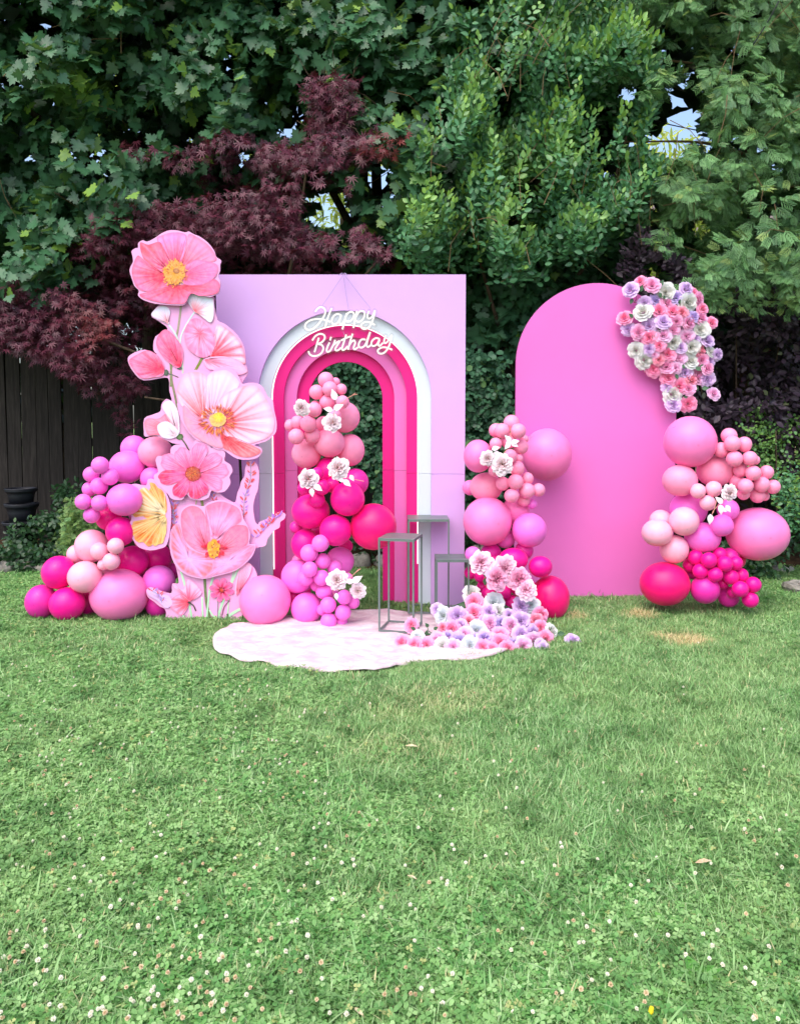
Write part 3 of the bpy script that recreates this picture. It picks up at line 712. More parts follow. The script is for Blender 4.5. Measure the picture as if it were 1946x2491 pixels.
class Prints:
    def __init__(s,name,Y,par): s.V=[];s.F=[];s.C=[];s.Y=Y;s.name=name;s.par=par;s.k=0
    def petal(s,zf,outl,base,tip,mid,root,streak=.5,M_=9,n=5,edge=None,line=True):
        s.k+=1; Y=s.Y-.0006*s.k; nz=vnoise(s.k*17+3,4)
        o_=smooth_closed([(*zf(*p),0) for p in outl],n); b=Vector((*zf(*base),0)); L=len(o_); st=len(s.V)
        tip,mid,root=[Vector(rgb(*c_)) for c_ in (tip,mid,root)]; ed=Vector(rgb(*edge)) if edge else mid*.55+root*.45
        for j in range(M_+1):
            t=j/M_
            for i,p in enumerate(o_):
                q=b+(p-b)*t; w=XZl(q.x,q.y,Y); s.V.append((w[0],Y+.00045*(1-t),w[1]))
                ns=nz(i/L*2.0)*streak; tt=min(1,max(0,t+ns*.42*(.3+t)+(.10 if i%3==0 else -.05)*streak*t))
                c_=root.lerp(mid,min(1,tt/.5)) if tt<.5 else mid.lerp(tip,(tt-.5)/.5)
                if line and j==M_: c_=c_.lerp(ed,.45)
                s.C.append((*c_,1))
        rv=random.Random(s.k*7); dk=mid.lerp(root,.55)*.86
        for i in range(rv.randrange(0,3),L,max(2,L//15)):
            p=o_[i]; d2=p-b
            if d2.length<8: continue
            nn=Vector((-d2.y,d2.x,0)).normalized(); bend=rv.uniform(-.05,.05); t1=rv.uniform(.72,.95); k0=len(s.V); wd=rv.uniform(.45,.85)
            for a_ in range(6):
                t=.16+(t1-.16)*a_/5; w_=wd*(1-.8*a_/5)
                for sg in (-1,1):
                    q=b+d2*t+nn*(bend*d2.length*math.sin(t*3.1)+sg*w_); w=XZl(q.x,q.y,Y); s.V.append((w[0],Y-.00025,w[1])); s.C.append((*dk.lerp(mid,t*.5),1))
            for a_ in range(5): s.F.append((k0+2*a_,k0+2*a_+1,k0+2*a_+3,k0+2*a_+2))
        for j in range(M_):
            for i in range(L):
                i2=(i+1)%L; f=(st+j*L+i,st+j*L+i2,st+(j+1)*L+i2,st+(j+1)*L+i); s.F.append(f)
    def strip(s,zf,pts,w,c_,c2=None):
        s.k+=1; Y=s.Y-.0006*s.k; w=w/ZS.get(zf,1); pp=catmull([(*zf(*p),0) for p in pts],5); st=len(s.V); a=Vector(rgb(*c_)); b=Vector(rgb(*(c2 or c_)))
        for i,p in enumerate(pp):
            t=(pp[min(i+1,len(pp)-1)]-pp[max(i-1,0)]).normalized(); nn=Vector((-t.y,t.x,0))
            for k in (-1,1):
                q=p+nn*k*w/2; x_,z_=XZl(q.x,q.y,Y); s.V.append((x_,Y,z_)); s.C.append((*a.lerp(b,i/(len(pp)-1)),1))
        for i in range(len(pp)-1): s.F.append((st+2*i,st+2*i+1,st+2*i+3,st+2*i+2))
    def disc(s,zf,cx,cy,rx,ry,c0,c1,fr=0,n=40,seed=1):
        s.k+=1; Y=s.Y-.0006*s.k; r_=random.Random(seed); st=len(s.V); a=Vector(rgb(*c0)); b=Vector(rgb(*c1))
        q=zf(cx,cy); x_,z_=XZl(*q,Y); s.V.append((x_,Y,z_)); s.C.append((*a,1))
        for j in (1,2,3):
            for i in range(n):
                an=6.2832*i/n; k=j/3*(1+(fr*r_.uniform(-1,1) if j==3 else 0))
                q=zf(cx+rx*k*math.cos(an),cy+ry*k*math.sin(an)); x_,z_=XZl(*q,Y); s.V.append((x_,Y,z_)); c_=a.lerp(b,j/3)*(1+r_.uniform(-.15,.15)); s.C.append((*c_,1))
        for i in range(n): s.F.append((st,st+1+i,st+1+(i+1)%n))
        for j in (0,1):
            for i in range(n): i2=(i+1)%n; s.F.append((st+1+j*n+i,st+1+j*n+i2,st+1+(j+1)*n+i2,st+1+(j+1)*n+i))
    def dot(s,zf,x,y,rx,ry,ang,c_):
        s.k+=.02; Y=s.Y-.0006*s.k-.0004; st=len(s.V); ca,sa=math.cos(ang),math.sin(ang); C_=Vector(rgb(*c_))
        for u,v in ((-1,0),(-.3,.8),(.5,.65),(1,0),(.5,-.65),(-.3,-.8)):
            q=zf(x+u*rx*ca-v*ry*sa,y+u*rx*sa+v*ry*ca); x_,z_=XZl(*q,Y); s.V.append((x_,Y,z_)); s.C.append((*(C_*(1.1 if u>0 else .85)),1))
        s.F.append(tuple(range(st,st+6)))
    def done(s):
        F=[]
        for f in s.F:
            A,B,C_=[Vector(s.V[i]) for i in f[:3]]; n=(B-A).cross(C_-A)
            F.append(f if n.y<=0 else tuple(reversed(f)))
        s.C=[(a**1.35,b**1.5,c_**1.4,1) for a,b,c_,_ in s.C]; me=bpy.data.meshes.new(s.name); me.from_pydata(s.V,[],F); me.materials.append(M['print'])
        at=me.color_attributes.new('paint','FLOAT_COLOR','POINT'); at.data.foreach_set('color',np.array(s.C,dtype=np.float32).ravel())
        me.update(); o=bpy.data.objects.new(s.name,me); COL.objects.link(o); o.parent=s.par
        o.location = -PW.get(s.par.name,Vector((0,0,0))); return o
def pet(par,Y,zf,name,lst):
    """each petal is its own printed piece"""
    for a in lst: 
        pr=Prints(name,Y-.0006*a[-1],par); pr.petal(zf,*a[:-1]); pr.done()
PK=((250,176,208),(246,130,160),(226,50,96)); SAL=((250,170,190),(244,130,150),(228,70,90))
# ---- prints lying on the backing board (stems, buds, small flowers)
class OneStrip:
    k=0
    def strip(s,*a): OneStrip.k+=1; q=Prints('printed_stem',FY-.001-.0001*OneStrip.k,cut); q.strip(*a); q.done()
    def disc(s,*a): OneStrip.k+=1; q=Prints('printed_calyx',FY-.0015-.0001*OneStrip.k,cut); q.disc(*a); q.done()
    def done(s): pass
b=OneStrip()
b.strip(ZA,[(600,845),(590,950),(565,1120),(540,1250),(510,1400),(495,1550),(492,1706)],22,(182,178,160),(150,160,120))
b.strip(ZB,[(548,0),(560,180),(590,330),(620,480)],20,(160,164,130),(130,150,100))
b.strip(ZA,[(470,1060),(540,1160),(585,1280),(610,1430),(620,1600)],18,(214,230,232),(190,214,190)); b.strip(ZA,[(740,930),(660,1050),(600,1180),(585,1300)],16,(214,230,232))
b.strip(ZA,[(820,1405),(780,1480),(745,1540)],26,(140,160,60)); b.strip(ZB,[(470,110),(560,125),(650,165)],10,(96,120,110)); b.strip(ZB,[(650,750),(700,820),(760,935)],14,(84,110,70))
b.strip(ZC,[(812,130),(825,190),(830,260)],26,(150,170,100)); b.strip(ZC,[(770,130),(760,190)],10,(190,200,150)); b.strip(ZC,[(845,870),(850,980),(860,1100),(885,1220),(905,1300)],26,(126,150,96),(110,140,80))
for pts,w in (([(620,815),(660,950),(700,1130),(730,1300)],20),([(930,850),(890,1000),(860,1300)],16),([(1180,750),(1100,920),(1010,1120),(960,1290)],22),([(1130,780),(1080,980),(1060,1290)],12),([(820,1060),(830,1300)],14),([(630,1220),(690,1300)],14),([(1180,1170),(1080,1230),(1000,1300)],26),([(890,1180),(930,1240),(1000,1260)],14)):
    b.strip(ZC,pts,w,(206,240,214),(180,226,190))
b.strip(ZC,[(970,1070),(968,1300)],8,(150,150,150)); b.strip(ZC,[(1080,1090),(1030,1150),(1008,1230)],10,(150,110,130)); b.strip(ZC,[(1050,1300),(1062,1240),(1058,1215)],20,(96,140,80))
b.disc(ZA,440,1560,32,32,(96,130,100),(70,110,80),.1,16); b.disc(ZA,585,1515,26,16,(96,120,110),(70,100,90),.1,16); b.disc(ZB,640,740,34,30,(120,160,90),(80,120,60),.15,14)
b.strip(ZC,[(700,1110),(740,1140),(762,1190)],12,(60,60,50))
b.done()
b=Prints('printed_sprig',FY-.003,cut); rs=random.Random(9)
def sprig(zf,pts,s=1.0,n=None):
    pp=catmull([(*p,0) for p in pts],4); b.strip(zf,pts,5*s,(150,170,190))
    for i,p in enumerate(pp):
        if i%3==2: continue
        for sd in (-1,1):
            a=-math.pi/2+sd*rs.uniform(.4,1.0); L_=rs.uniform(26,44)*s
            b.dot(zf,p.x+math.cos(a)*L_*.9,p.y+math.sin(a)*L_*.8,L_*.62,L_*.24,a,rs.choice([(232,110,110),(236,130,140),(190,150,226),(226,96,110),(204,170,236)]))
sprig(ZB,[(1340,1020),(1340,1130),(1320,1220),(1290,1310),(1275,1400),(1270,1500),(1240,1590)],1.1)
sprig(ZB,[(1620,1520),(1530,1590),(1440,1660)],1.1); sprig(ZC,[(1520,310),(1450,370),(1390,430),(1320,500)],1.1)
sprig(ZB,[(500,1260),(530,1330),(560,1420),(575,1520),(590,1620)],1.1); sprig(ZC,[(500,330),(520,400),(500,460),(520,530)],.9); sprig(ZC,[(560,190),(550,260),(570,330)],1.0)
sprig(ZB,[(970,1290),(965,1340),(985,1390)],1.0); sprig(ZC,[(350,1000),(430,1050),(440,1110)],.9)
b.done()
WH=((226,232,246),(232,220,240),(240,150,150))
pet(cut,FY-.006,ZA,'petal',[
 ([(290,950),(360,880),(440,870),(485,920),(472,1010),(470,1055),(400,1030),(325,990)],(465,1050),*WH,.4,1),
 ([(60,1430),(150,1370),(250,1330),(340,1370),(400,1440),(425,1510),(410,1590),(320,1610),(200,1620),(130,1560),(80,1490)],(420,1540),(248,168,204),(240,120,156),(226,60,110),.7,2),
 ([(345,1280),(350,1200),(400,1130),(450,1115),(520,1170),(590,1260),(620,1360),(605,1480),(560,1510),(480,1460),(400,1380)],(590,1500),(248,160,196),(242,120,158),(230,40,100),.6,3),
 ([(900,1395),(960,1300),(950,1180),(972,1060),(1060,1092),(1180,1200),(1240,1310),(1260,1470),(1100,1410)],(915,1390),(236,220,244),(246,140,160),(244,40,80),1.1,4),
 ([(840,1420),(1000,1390),(1130,1410),(1240,1470),(1285,1550),(1180,1585),(1000,1540),(880,1520)],(850,1425),(244,190,220),(240,200,228),(240,110,140),.8,5),
 ([(650,790),(640,730),(700,685),(780,700),(840,740),(880,780),(930,790),(940,880),(935,990),(900,1040),(820,980),(740,930),(690,860)],(740,925),(224,236,244),(230,226,240),(238,110,120),.5,6),
 ([(635,1180),(650,1080),(720,1000),(800,1010),(880,1080),(940,1180),(950,1290),(900,1380),(820,1405),(740,1370),(660,1290)],(800,1150),(246,150,190),(240,190,226),(244,110,140),1.2,7)])
pet(cut,FY-.006,ZB,'petal',[
 ([(290,600),(320,560),(430,560),(500,515),(540,570),(620,700),(560,745),(430,722),(330,722),(298,660)],(600,700),(250,180,204),(244,140,160),(236,90,110),.5,1),
 ([(465,430),(500,388),(560,388),(620,480),(638,640),(625,700),(540,560),(482,480)],(610,680),(236,230,244),(240,226,240),(244,180,200),.3,2),
 ([(415,650),(450,600),(520,590),(590,640),(630,710),(560,758),(460,740)],(600,730),(228,226,240),(234,230,244),(240,200,210),.3,3)])
pet(cut,FY-.006,ZC,'petal',[
 ([(545,960),(560,930),(640,980),(690,880),(790,960),(820,1010),(780,1060),(700,1090),(600,1000)],(700,1100),(236,206,240),(244,160,190),(236,80,110),.9,1),
 ([(520,1150),(530,1080),(620,1030),(700,1100),(690,1150),(630,1230),(560,1190)],(700,1105),(240,190,226),(246,140,160),(240,80,110),.9,2),
 ([(1140,1040),(1140,900),(1180,780),(1240,735),(1290,760),(1270,850),(1200,960)],(1150,1040),(238,210,236),(244,180,204),(244,120,140),.4,3),
 ([(300,990),(370,975),(390,1030),(500,1040),(540,1120),(480,1160),(400,1090),(320,1040)],(430,1070),(224,200,244),(226,206,244),(230,180,230),.4,4)]
 +[([(1005-18*math.sin(a)+30*math.cos(a),990+18*math.cos(a)+30*math.sin(a)),(1005-26*math.sin(a)+95*math.cos(a),990+26*math.cos(a)+95*math.sin(a)),(1005+118*math.cos(a),990+112*math.sin(a)),(1005+26*math.sin(a)+95*math.cos(a),990-26*math.cos(a)+95*math.sin(a)),(1005+18*math.sin(a)+30*math.cos(a),990-18*math.cos(a)+30*math.sin(a))],(1005,990),(250,150,196),(246,120,170),(226,50,110),.5,5+k) for k,a in enumerate([6.2832*i/8+.2 for i in range(8)])])
b=Prints('flower_centre',FY-.013,cut); b.disc(ZC,1005,990,26,26,(226,120,60),(160,40,60),.1,20); b.disc(ZC,700,1110,16,12,(90,60,50),(60,60,50),.1,12); b.done()
# ---- raised boards
def raised(name,zf,outl,Y,label):
    o=board([zf(*p) for p in outl],Y,.010,name); o['label']=label; return o
Y1=FY-.030
yp=board([(307,1202),(309,1187),(324,1177),(345,1180),(356,1180),(361,1165),(378,1168),(396,1183),(408,1207),(416,1240),(414,1290),(405,1326),(388,1335),(365,1339),(339,1332),(326,1317),(313,1296),(311,1283),(319,1265),(319,1255),(308,1239),(305,1213)],Y1,.010,'yellow_poppy_board'); yp['label']='yellow poppy board at the left edge'
S1=lambda x,y:(x,y)
pet(cut,Y1-.001,S1,'petal',[
 ([(403,1252),(362,1262),(344,1254),(328,1258),(321,1246),(314,1238),(318,1222),(345,1228)],(400,1250),(226,140,50),(246,206,130),(244,236,210),1.9,1),
 ([(403,1250),(368,1244),(345,1238),(322,1228),(312,1216),(316,1204),(313,1198),(326,1190),(338,1192),(352,1186),(372,1204)],(400,1248),(240,190,110),(250,236,206),(240,226,190),1.9,3),
 ([(403,1248),(384,1228),(368,1212),(362,1198),(366,1184),(364,1174),(376,1176),(384,1186),(394,1192),(402,1206),(406,1228)],(401,1246),(228,150,60),(246,200,120),(240,230,190),1.9,2),
 ([(403,1254),(372,1262),(350,1268),(326,1268),(322,1276),(316,1288),(322,1300),(330,1304),(346,1296),(374,1280)],(400,1254),(236,166,80),(248,214,150),(236,222,170),1.9,5),
 ([(403,1256),(380,1272),(356,1288),(330,1300),(328,1312),(338,1320),(348,1319),(360,1329),(372,1324),(384,1302)],(400,1257),(226,144,54),(246,200,120),(238,224,176),1.9,4),
 ([(404,1258),(392,1280),(380,1300),(370,1318),(376,1328),(386,1324),(396,1321),(401,1306),(405,1290)],(402,1260),(238,180,100),(248,222,160),(236,220,170),1.9,6)])
d_=raised('daisy_board',ZB,[(790,775),(870,770),(925,800),(950,850),(1000,840),(1060,860),(1090,910),(1080,975),(1140,1020),(1160,1080),(1130,1140),(1140,1200),(1085,1280),(1000,1290),(950,1275),(925,1340),(850,1370),(750,1355),(705,1310),(660,1365),(560,1355),(515,1300),(400,1190),(385,1120),(425,1085),(400,980),(425,930),(500,940),(548,945),(548,860),(600,818),(680,830),(730,880),(765,840)],Y1-.004,'pink daisy board in the middle of the stack')
dz=[]
for k,(tx,ty,w,col_) in enumerate([(1120,1060,85,0),(1060,1230,80,0),(455,960,95,0),(430,1160,80,1),(600,1330,80,1),(1040,920,75,0),(620,860,85,0),(850,1340,110,1),(855,800,85,0)]):
    bx,by=770,1105; dx,dy=tx-bx,ty-by; L_=math.hypot(dx,dy); ux,uy=dx/L_,dy/L_; nx_,ny_=-uy,ux
    f=lambda a,c_:(bx+ux*a*L_+nx_*c_*w,by+uy*a*L_+ny_*c_*w)
    o_=[f(.1,.3),f(.45,.7),f(.8,.95),f(1,.4),f(.97,-.1),f(.93,-.6),f(.7,-.9),f(.4,-.62),f(.1,-.3)]
    t3=((246,176,216),(246,140,184),(240,100,150)) if not col_ else ((236,60,120),(248,150,200),(244,90,150))
    dz.append((o_,(bx,by),*t3,.7,k+1))
pet(cut,Y1-.005,ZB,'petal',dz)
b=Prints('flower_centre',Y1-.012,cut); b.disc(ZB,770,1105,78,74,(214,150,50),(190,60,60),.06,36); 
for i in range(60):
    a=rs.uniform(0,6.28); q=rs.uniform(.1,.85); b.dot(ZB,770+78*q*math.cos(a),1105+70*q*math.sin(a),10,4,a,rs.choice([(240,160,60),(170,40,60),(226,110,50)]))
b.done()
# lower poppy board
Y2=FY-.034
lp=raised('pale_poppy_board',ZC,[(515,520),(530,420),(590,350),(605,300),(625,225),(715,180),(810,200),(850,190),(880,165),(990,140),(1100,165),(1185,220),(1210,320),(1250,385),(1275,470),(1265,555),(1325,560),(1310,640),(1260,710),(1140,805),(970,855),(830,885),(670,845),(575,765),(525,650)],Y2,'large pale pink poppy board low in the stack')
LPc=((246,150,180),(246,176,206),(240,90,110))
pet(cut,Y2-.001,ZC,'petal',[
 ([(890,460),(850,250),(872,190),(990,155),(1090,180),(1170,230),(1192,330),(1130,380),(1060,430),(1000,480),(940,470)],(940,520),(244,140,172),(236,190,232),(242,110,140),.5,1),
 ([(620,330),(640,240),(720,195),(800,220),(850,290),(880,370),(890,450),(900,600),(840,640),(740,600),(650,500)],(870,610),(246,150,178),(242,170,206),(238,70,90),.6,2),
 ([(960,560),(1000,500),(1060,430),(1130,380),(1240,390),(1255,480),(1240,560),(1120,640),(1000,680)],(970,620),(246,150,180),(246,160,188),(232,50,80),.6,3),
 ([(540,400),(600,370),(615,470),(660,560),(740,620),(880,670),(930,700),(925,790),(850,868),(680,830),(590,750),(540,640),(525,520)],(700,700),(248,140,150),(240,180,222),(226,196,240),.9,4),
 ([(930,700),(1080,660),(1240,570),(1312,580),(1250,690),(1130,790),(960,840),(855,868),(920,790)],(1060,735),(246,150,180),(240,186,226),(234,190,234),.6,5)])
b=Prints('flower_centre',Y2-.009,cut)
for i in range(26): a=rs.uniform(0,6.28); b.dot(ZC,930+110*math.cos(a)*rs.uniform(.6,1),610+80*math.sin(a)*rs.uniform(.6,1),26,16,a,(222,40,90))
b.disc(ZC,930,600,56,92,(226,160,40),(230,180,60),.15,30)
for i in range(40): a=rs.uniform(0,6.28); q=rs.uniform(0,.85); b.dot(ZC,930+56*q*math.cos(a),600+92*q*math.sin(a),13,9,a,rs.choice([(244,190,50),(190,120,20),(250,210,80)]))
b.done()
# big coral poppy board
Y3=FY-.040
bp_=raised('coral_poppy_board',ZB,[(590,230),(610,180),(660,120),(740,85),(800,78),(890,95),(945,105),(1000,65),(1100,45),(1180,90),(1230,160),(1255,215),(1320,205),(1400,210),(1460,250),(1510,345),(1555,375),(1570,470),(1595,590),(1590,690),(1540,750),(1480,790),(1375,822),(1440,850),(1450,895),(1400,950),(1300,968),(1200,955),(1120,905),(1065,868),(1000,862),(890,800),(810,775),(730,700),(665,600),(630,500),(612,420),(620,380),(600,300)],Y3,'big coral and cream poppy board overlapping the white arch')
BPc=((240,206,236),(246,176,200),(236,100,120))
pet(cut,Y3-.001,ZB,'petal',[
 ([(860,470),(870,260),(920,130),(1010,90),(1120,90),(1230,210),(1150,310),(1060,380),(1000,450)],(940,560),(238,222,248),(242,206,232),(238,140,164),1.0,1),
 ([(830,560),(700,480),(622,380),(612,260),(680,125),(800,98),(890,128),(905,200),(855,330),(870,450)],(880,570),(236,214,242),(246,188,204),(236,100,100),1.0,2),
 ([(980,560),(1010,440),(1060,340),(1200,260),(1380,232),(1480,345),(1560,500),(1572,650),(1500,750),(1300,812),(1150,780),(1090,700)],(1060,610),(242,220,246),(248,196,212),(234,76,96),1.1,3),
 ([(1040,690),(1150,770),(1280,800),(1420,858),(1430,900),(1330,940),(1220,930),(1130,880),(1065,840)],(1060,720),(250,170,176),(240,110,120),(222,60,80),.8,4),
 ([(675,430),(740,500),(820,560),(960,650),(1030,740),(1065,845),(960,830),(840,770),(740,690),(680,580)],(900,620),(248,180,200),(240,176,210),(240,120,130),.8,5)])
b=Prints('flower_centre',Y3-.009,cut)
for i in range(150):
    a=rs.uniform(0,6.2832); q=rs.uniform(.62,1.0); b.dot(ZB,1012+178*q*math.cos(a),575+142*q*math.sin(a),26,5,math.atan2(142*math.sin(a),178*math.cos(a)),rs.choice([(226,110,30),(240,150,50),(244,180,80),(200,90,30)]))
b.disc(ZB,1015,572,82,70,(230,190,110),(240,200,130),.08,30); b.disc(ZB,1025,548,58,50,(240,230,50),(226,200,90),.04,30); b.done()
# top poppy board
Y4=FY-.036
tp_=raised('top_poppy_board',ZA,[(155,215),(200,186),(250,200),(330,160),(400,112),(480,82),(560,84),(640,104),(680,94),(725,120),(790,146),(855,190),(905,240),(945,300),(965,358),(1015,395),(1005,440),(1003,500),(985,560),(1008,620),(1003,690),(990,735),(930,765),(890,775),(800,760),(700,740),(640,850),(540,862),(400,852),(300,838),(200,802),(152,758),(160,710),(115,660),(90,590),(65,510),(75,460),(100,410),(95,350),(85,300),(125,268),(152,262)],Y4,'salmon pink poppy board crowning the stack')
pet(cut,Y4-.001,ZA,'petal',[
 ([(475,420),(350,185),(400,135),(520,104),(640,122),(655,200),(620,400)],(540,500),(236,176,232),(246,140,176),(232,60,100),.7,1),
 ([(615,430),(660,200),(685,120),(780,162),(880,235),(950,330),(955,400),(800,420),(680,480)],(590,500),(246,170,210),(248,150,180),(240,110,130),.8,2),
 ([(470,460),(430,320),(380,205),(260,232),(175,210),(190,330),(250,430),(380,480)],(480,500),(244,120,140),(248,150,184),(230,40,96),.9,3),
 ([(420,500),(280,460),(190,375),(150,345),(112,410),(88,510),(112,620),(172,700),(320,722),(460,660)],(440,550),(250,160,200),(248,120,150),(226,24,90),.8,4),
 ([(450,650),(300,722),(170,745),(225,790),(420,838),(560,846),(640,835),(700,740),(800,765),(930,750),(985,720),(1000,640),(940,590),(840,640),(700,655)],(560,660),(248,150,190),(246,120,150),(238,80,110),.7,5),
 ([(630,470),(700,420),(770,390),(960,430),(980,500),(940,580),(840,640),(700,655),(620,620)],(620,550),(246,160,206),(246,140,186),(240,120,150),.7,6)])
b=Prints('flower_centre',Y4-.009,cut)
b.disc(ZA,532,525,112,125,(236,176,60),(240,186,90),.12,60)
for i in range(170):
    a=rs.uniform(0,6.2832); q=rs.uniform(.5,1.08); b.dot(ZA,532+122*q*math.cos(a),528+138*q*math.sin(a),14,4.5,a+rs.uniform(-.6,.6),rs.choice([(246,190,90),(220,150,50),(250,206,120)]))
b.disc(ZA,548,502,34,26,(206,160,100),(190,140,80),.1,20); b.done()
for x_ in (-1.45,-1.1):
    v,f=tube([(x_,FY+.02,1.2),(x_,FY+.22,.01)],.01,6); mesh_obj('rear_strut',v,f,M['fence'],cut)

# ================================================================== SILK ROSES AND PEONIES
def bloom(seed,rings,nu=6,nv=4,ruffle=.05,wide=1.3,tipw=.60):
    r_=random.Random(seed); V=[];Fc=[];RA=[];ED=[]
    for k,(n,rad_,h,flare) in enumerate(rings):
        ph=r_.uniform(0,6.28); rk=k/(len(rings)-1)
        for p in range(n):
            a0=ph+6.2832*p/n+r_.uniform(-.12,.12); hw=3.1416/n*wide; st=len(V); sc=r_.uniform(.92,1.08); f1,f2=r_.uniform(0,6),r_.uniform(2,5)
            for j in range(nv+1):
                v=j/nv
                for i in range(nu+1):
                    u=-1+2*i/nu; w=(1-.35*abs(u)**3*v); wid=math.sin(math.pi*(.18+tipw*v))
                    a=a0+u*hw*wid
                    rr=rad_*(.30+.70*v**.8)*sc+flare*v**3+ruffle*math.sin(f1+u*f2+v*3)*v
                    z=h*v*w-flare*.55*v**4+.06*abs(u)*v*(1 if p%2 else -.4)
                    V.append((rr*math.cos(a),rr*math.sin(a),z-.12*rk)); RA.append(rk*.85+.15*v); ED.append(max(0,min(1,(v-.45)/.5)))
            for j in range(nv):
                for i in range(nu):
                    q=st+j*(nu+1)+i; Fc.append((q,q+1,q+nu+2,q+nu+1))
    # green base under the flower
    me=bpy.data.meshes.new('rose'); me.from_pydata(V,[],Fc)
    me.polygons.foreach_set('use_smooth',[True]*len(me.polygons))
    for nm,dat in (('ring',RA),('edge',ED)):
        at=me.attributes.new(nm,'FLOAT','POINT'); at.data.foreach_set('value',np.array(dat,dtype=np.float32))
    me.update(); return me
ROSER=[(2,.06,.56,.0),(3,.18,.60,.01),(4,.34,.56,.02),(5,.52,.46,.04),(6,.70,.32,.07),(7,.86,.14,.10)]
PEOR=[(5,.16,.55,.03),(7,.30,.58,.05),(8,.44,.54,.07),(8,.58,.46,.10),(8,.72,.32,.12),(8,.84,.16,.12)]
RM={}
for k in ROSE:
    for s_ in range(3):
        m_=bloom(s_+1,ROSER,ruffle=.03 if k!='D' else .09); m_.materials.append(ROSE[k]); RM[(k,s_)]=m_
PM={}
for k in ('peony_white','peony_blush','peony_pink'):
    for s_ in range(2):
        m_=bloom(40+s_,PEOR,nu=8,nv=4,ruffle=.10,wide=1.6,tipw=.5); m_.materials.append(M[k]); m_.name='petals'; PM[(k,s_)]=m_
def leafmesh(name,mat,n=6,wd=.32,curl=.15,tmpl=None):
    V=[];Fc=[]
    for i in range(n+1):
        t_=i/n; w=wd*math.sin(math.pi*min(1,t_*1.02)**.8)*(1 if t_<1 else 0); z=-curl*t_*t_
        V+= [(-w,t_,z+.25*w),(0,t_,z),(w,t_,z+.25*w)]
    for i in range(n):
        a=i*3; Fc+=[(a,a+1,a+4,a+3),(a+1,a+2,a+5,a+4)]
    me=bpy.data.meshes.new(name); me.from_pydata(V,[],Fc); me.materials.append(mat); me.polygons.foreach_set('use_smooth',[True]*len(me.polygons)); return me
LM=leafmesh('leaf',M['silk_leaf']); LP=leafmesh('leaf',M['pale_leaf'],wd=.3,curl=.3)
def face_rot(rr,up=.25,side=0.0,jit=.35):
    d_=Vector((side+rr.uniform(-jit,jit),-1,up+rr.uniform(-jit,jit))).normalized()
    q=d_.to_track_quat('Z','Y'); return (q@Euler((0,0,rr.uniform(0,6.28))).to_quaternion()).to_euler()
def roses(root,zf,lst,Yfun,leaves,seed,up):
    rr=random.Random(seed); s=ZS[zf]; pl=[]
    for (x_,y_,r,k) in lst:
        Y=Yfun(x_,y_)+rr.uniform(-.02,.02)
        for _ in range(14):
            p=P(*zf(x_,y_),Y); rad_=r/s/ppm(Y)*1.36
            if all((p-q).length>.48*(rad_+r2) for q,r2 in pl): break
            Y+=.015
        pl.append((p,rad_))
        if p.z<rad_*.45+.01: p.z=rad_*.45+.01
        side=(x_-sum(q[0] for q in lst)/len(lst))/(s*300)
        o=link('rose',RM[(k,rr.randrange(3))],root,p,face_rot(rr,up,side,.38),rad_)
        o['label']=f'{ROSE_NAME[k]} silk {"hydrangea" if k=="D" else "rose"}'
    for (x_,y_,L_,a) in leaves:
        Y=Yfun(x_,y_)-.01; p=P(*zf(x_,y_),Y); d_=Vector((math.cos(a),-.3,math.sin(a))).normalized()
        xx=d_.cross(Vector((0,-1,.3)).normalized()).normalized(); zz=xx.cross(d_); mt=Matrix((xx,d_,zz)).transposed()
        o=link('leaf',LM,root,p,mt.to_euler(),L_/s/ppm(Y))
up_l=[(305,250,95,'L'),(440,135,70,'P'),(600,185,95,'Q'),(790,290,110,'W'),(1100,435,115,'W'),(1075,240,90,'L'),(1160,300,85,'P'),(1245,385,80,'Q'),(475,555,110,'W'),(700,540,100,'P'),(890,550,95,'P'),(805,435,85,'Q'),(645,400,75,'D'),(500,440,80,'L'),(935,355,80,'D'),
(1010,570,80,'C'),(1300,515,70,'P'),(220,640,90,'P'),(760,690,95,'L'),(940,695,75,'Q'),(1110,710,95,'Q'),(1280,640,90,'Q'),(1425,710,75,'P'),(275,800,85,'L'),(415,840,90,'Q'),(560,750,95,'L'),(890,815,90,'Q'),(1265,805,110,'W'),(560,915,95,'P'),(760,880,95,'T'),(900,980,95,'W'),(1080,900,90,'T'),(1370,950,90,'L'),
(700,1020,80,'P'),(380,1095,95,'W'),(560,1075,80,'L'),(1145,1050,105,'W'),(820,1140,95,'P'),(500,1225,115,'W'),(1270,1100,80,'C'),(970,1210,90,'T'),(1140,1240,95,'W'),(1290,1230,90,'Q'),(1420,1110,70,'W'),(1510,1150,70,'L'),(1400,1240,75,'L'),(805,1310,95,'Q'),(620,1355,95,'P'),(1060,1395,95,'L'),(1370,1340,80,'Q'),(825,1465,100,'P'),
(1140,1500,90,'C'),(1240,1450,100,'Q'),(1370,1490,90,'L'),(980,1590,95,'P'),(1110,1620,85,'Q'),(810,1600,70,'L'),(885,1700,115,'W'),(1455,1690,80,'T'),(895,1840,95,'L'),(1100,1835,95,'P'),(1000,860,70,'Q'),(1180,620,70,'D'),(1200,930,70,'L'),(1000,1050,70,'L'),(700,1220,70,'C'),(920,1340,75,'T'),(1200,1130,60,'L'),(650,640,60,'L'),(640,1150,50,'T')]
ur=thing('rose_arrangement','cascade of pink, white and lavender silk roses on the shoulder of the rounded panel','flower arrangement',P(1600,800,AY-.05),'silk rose arrangements')
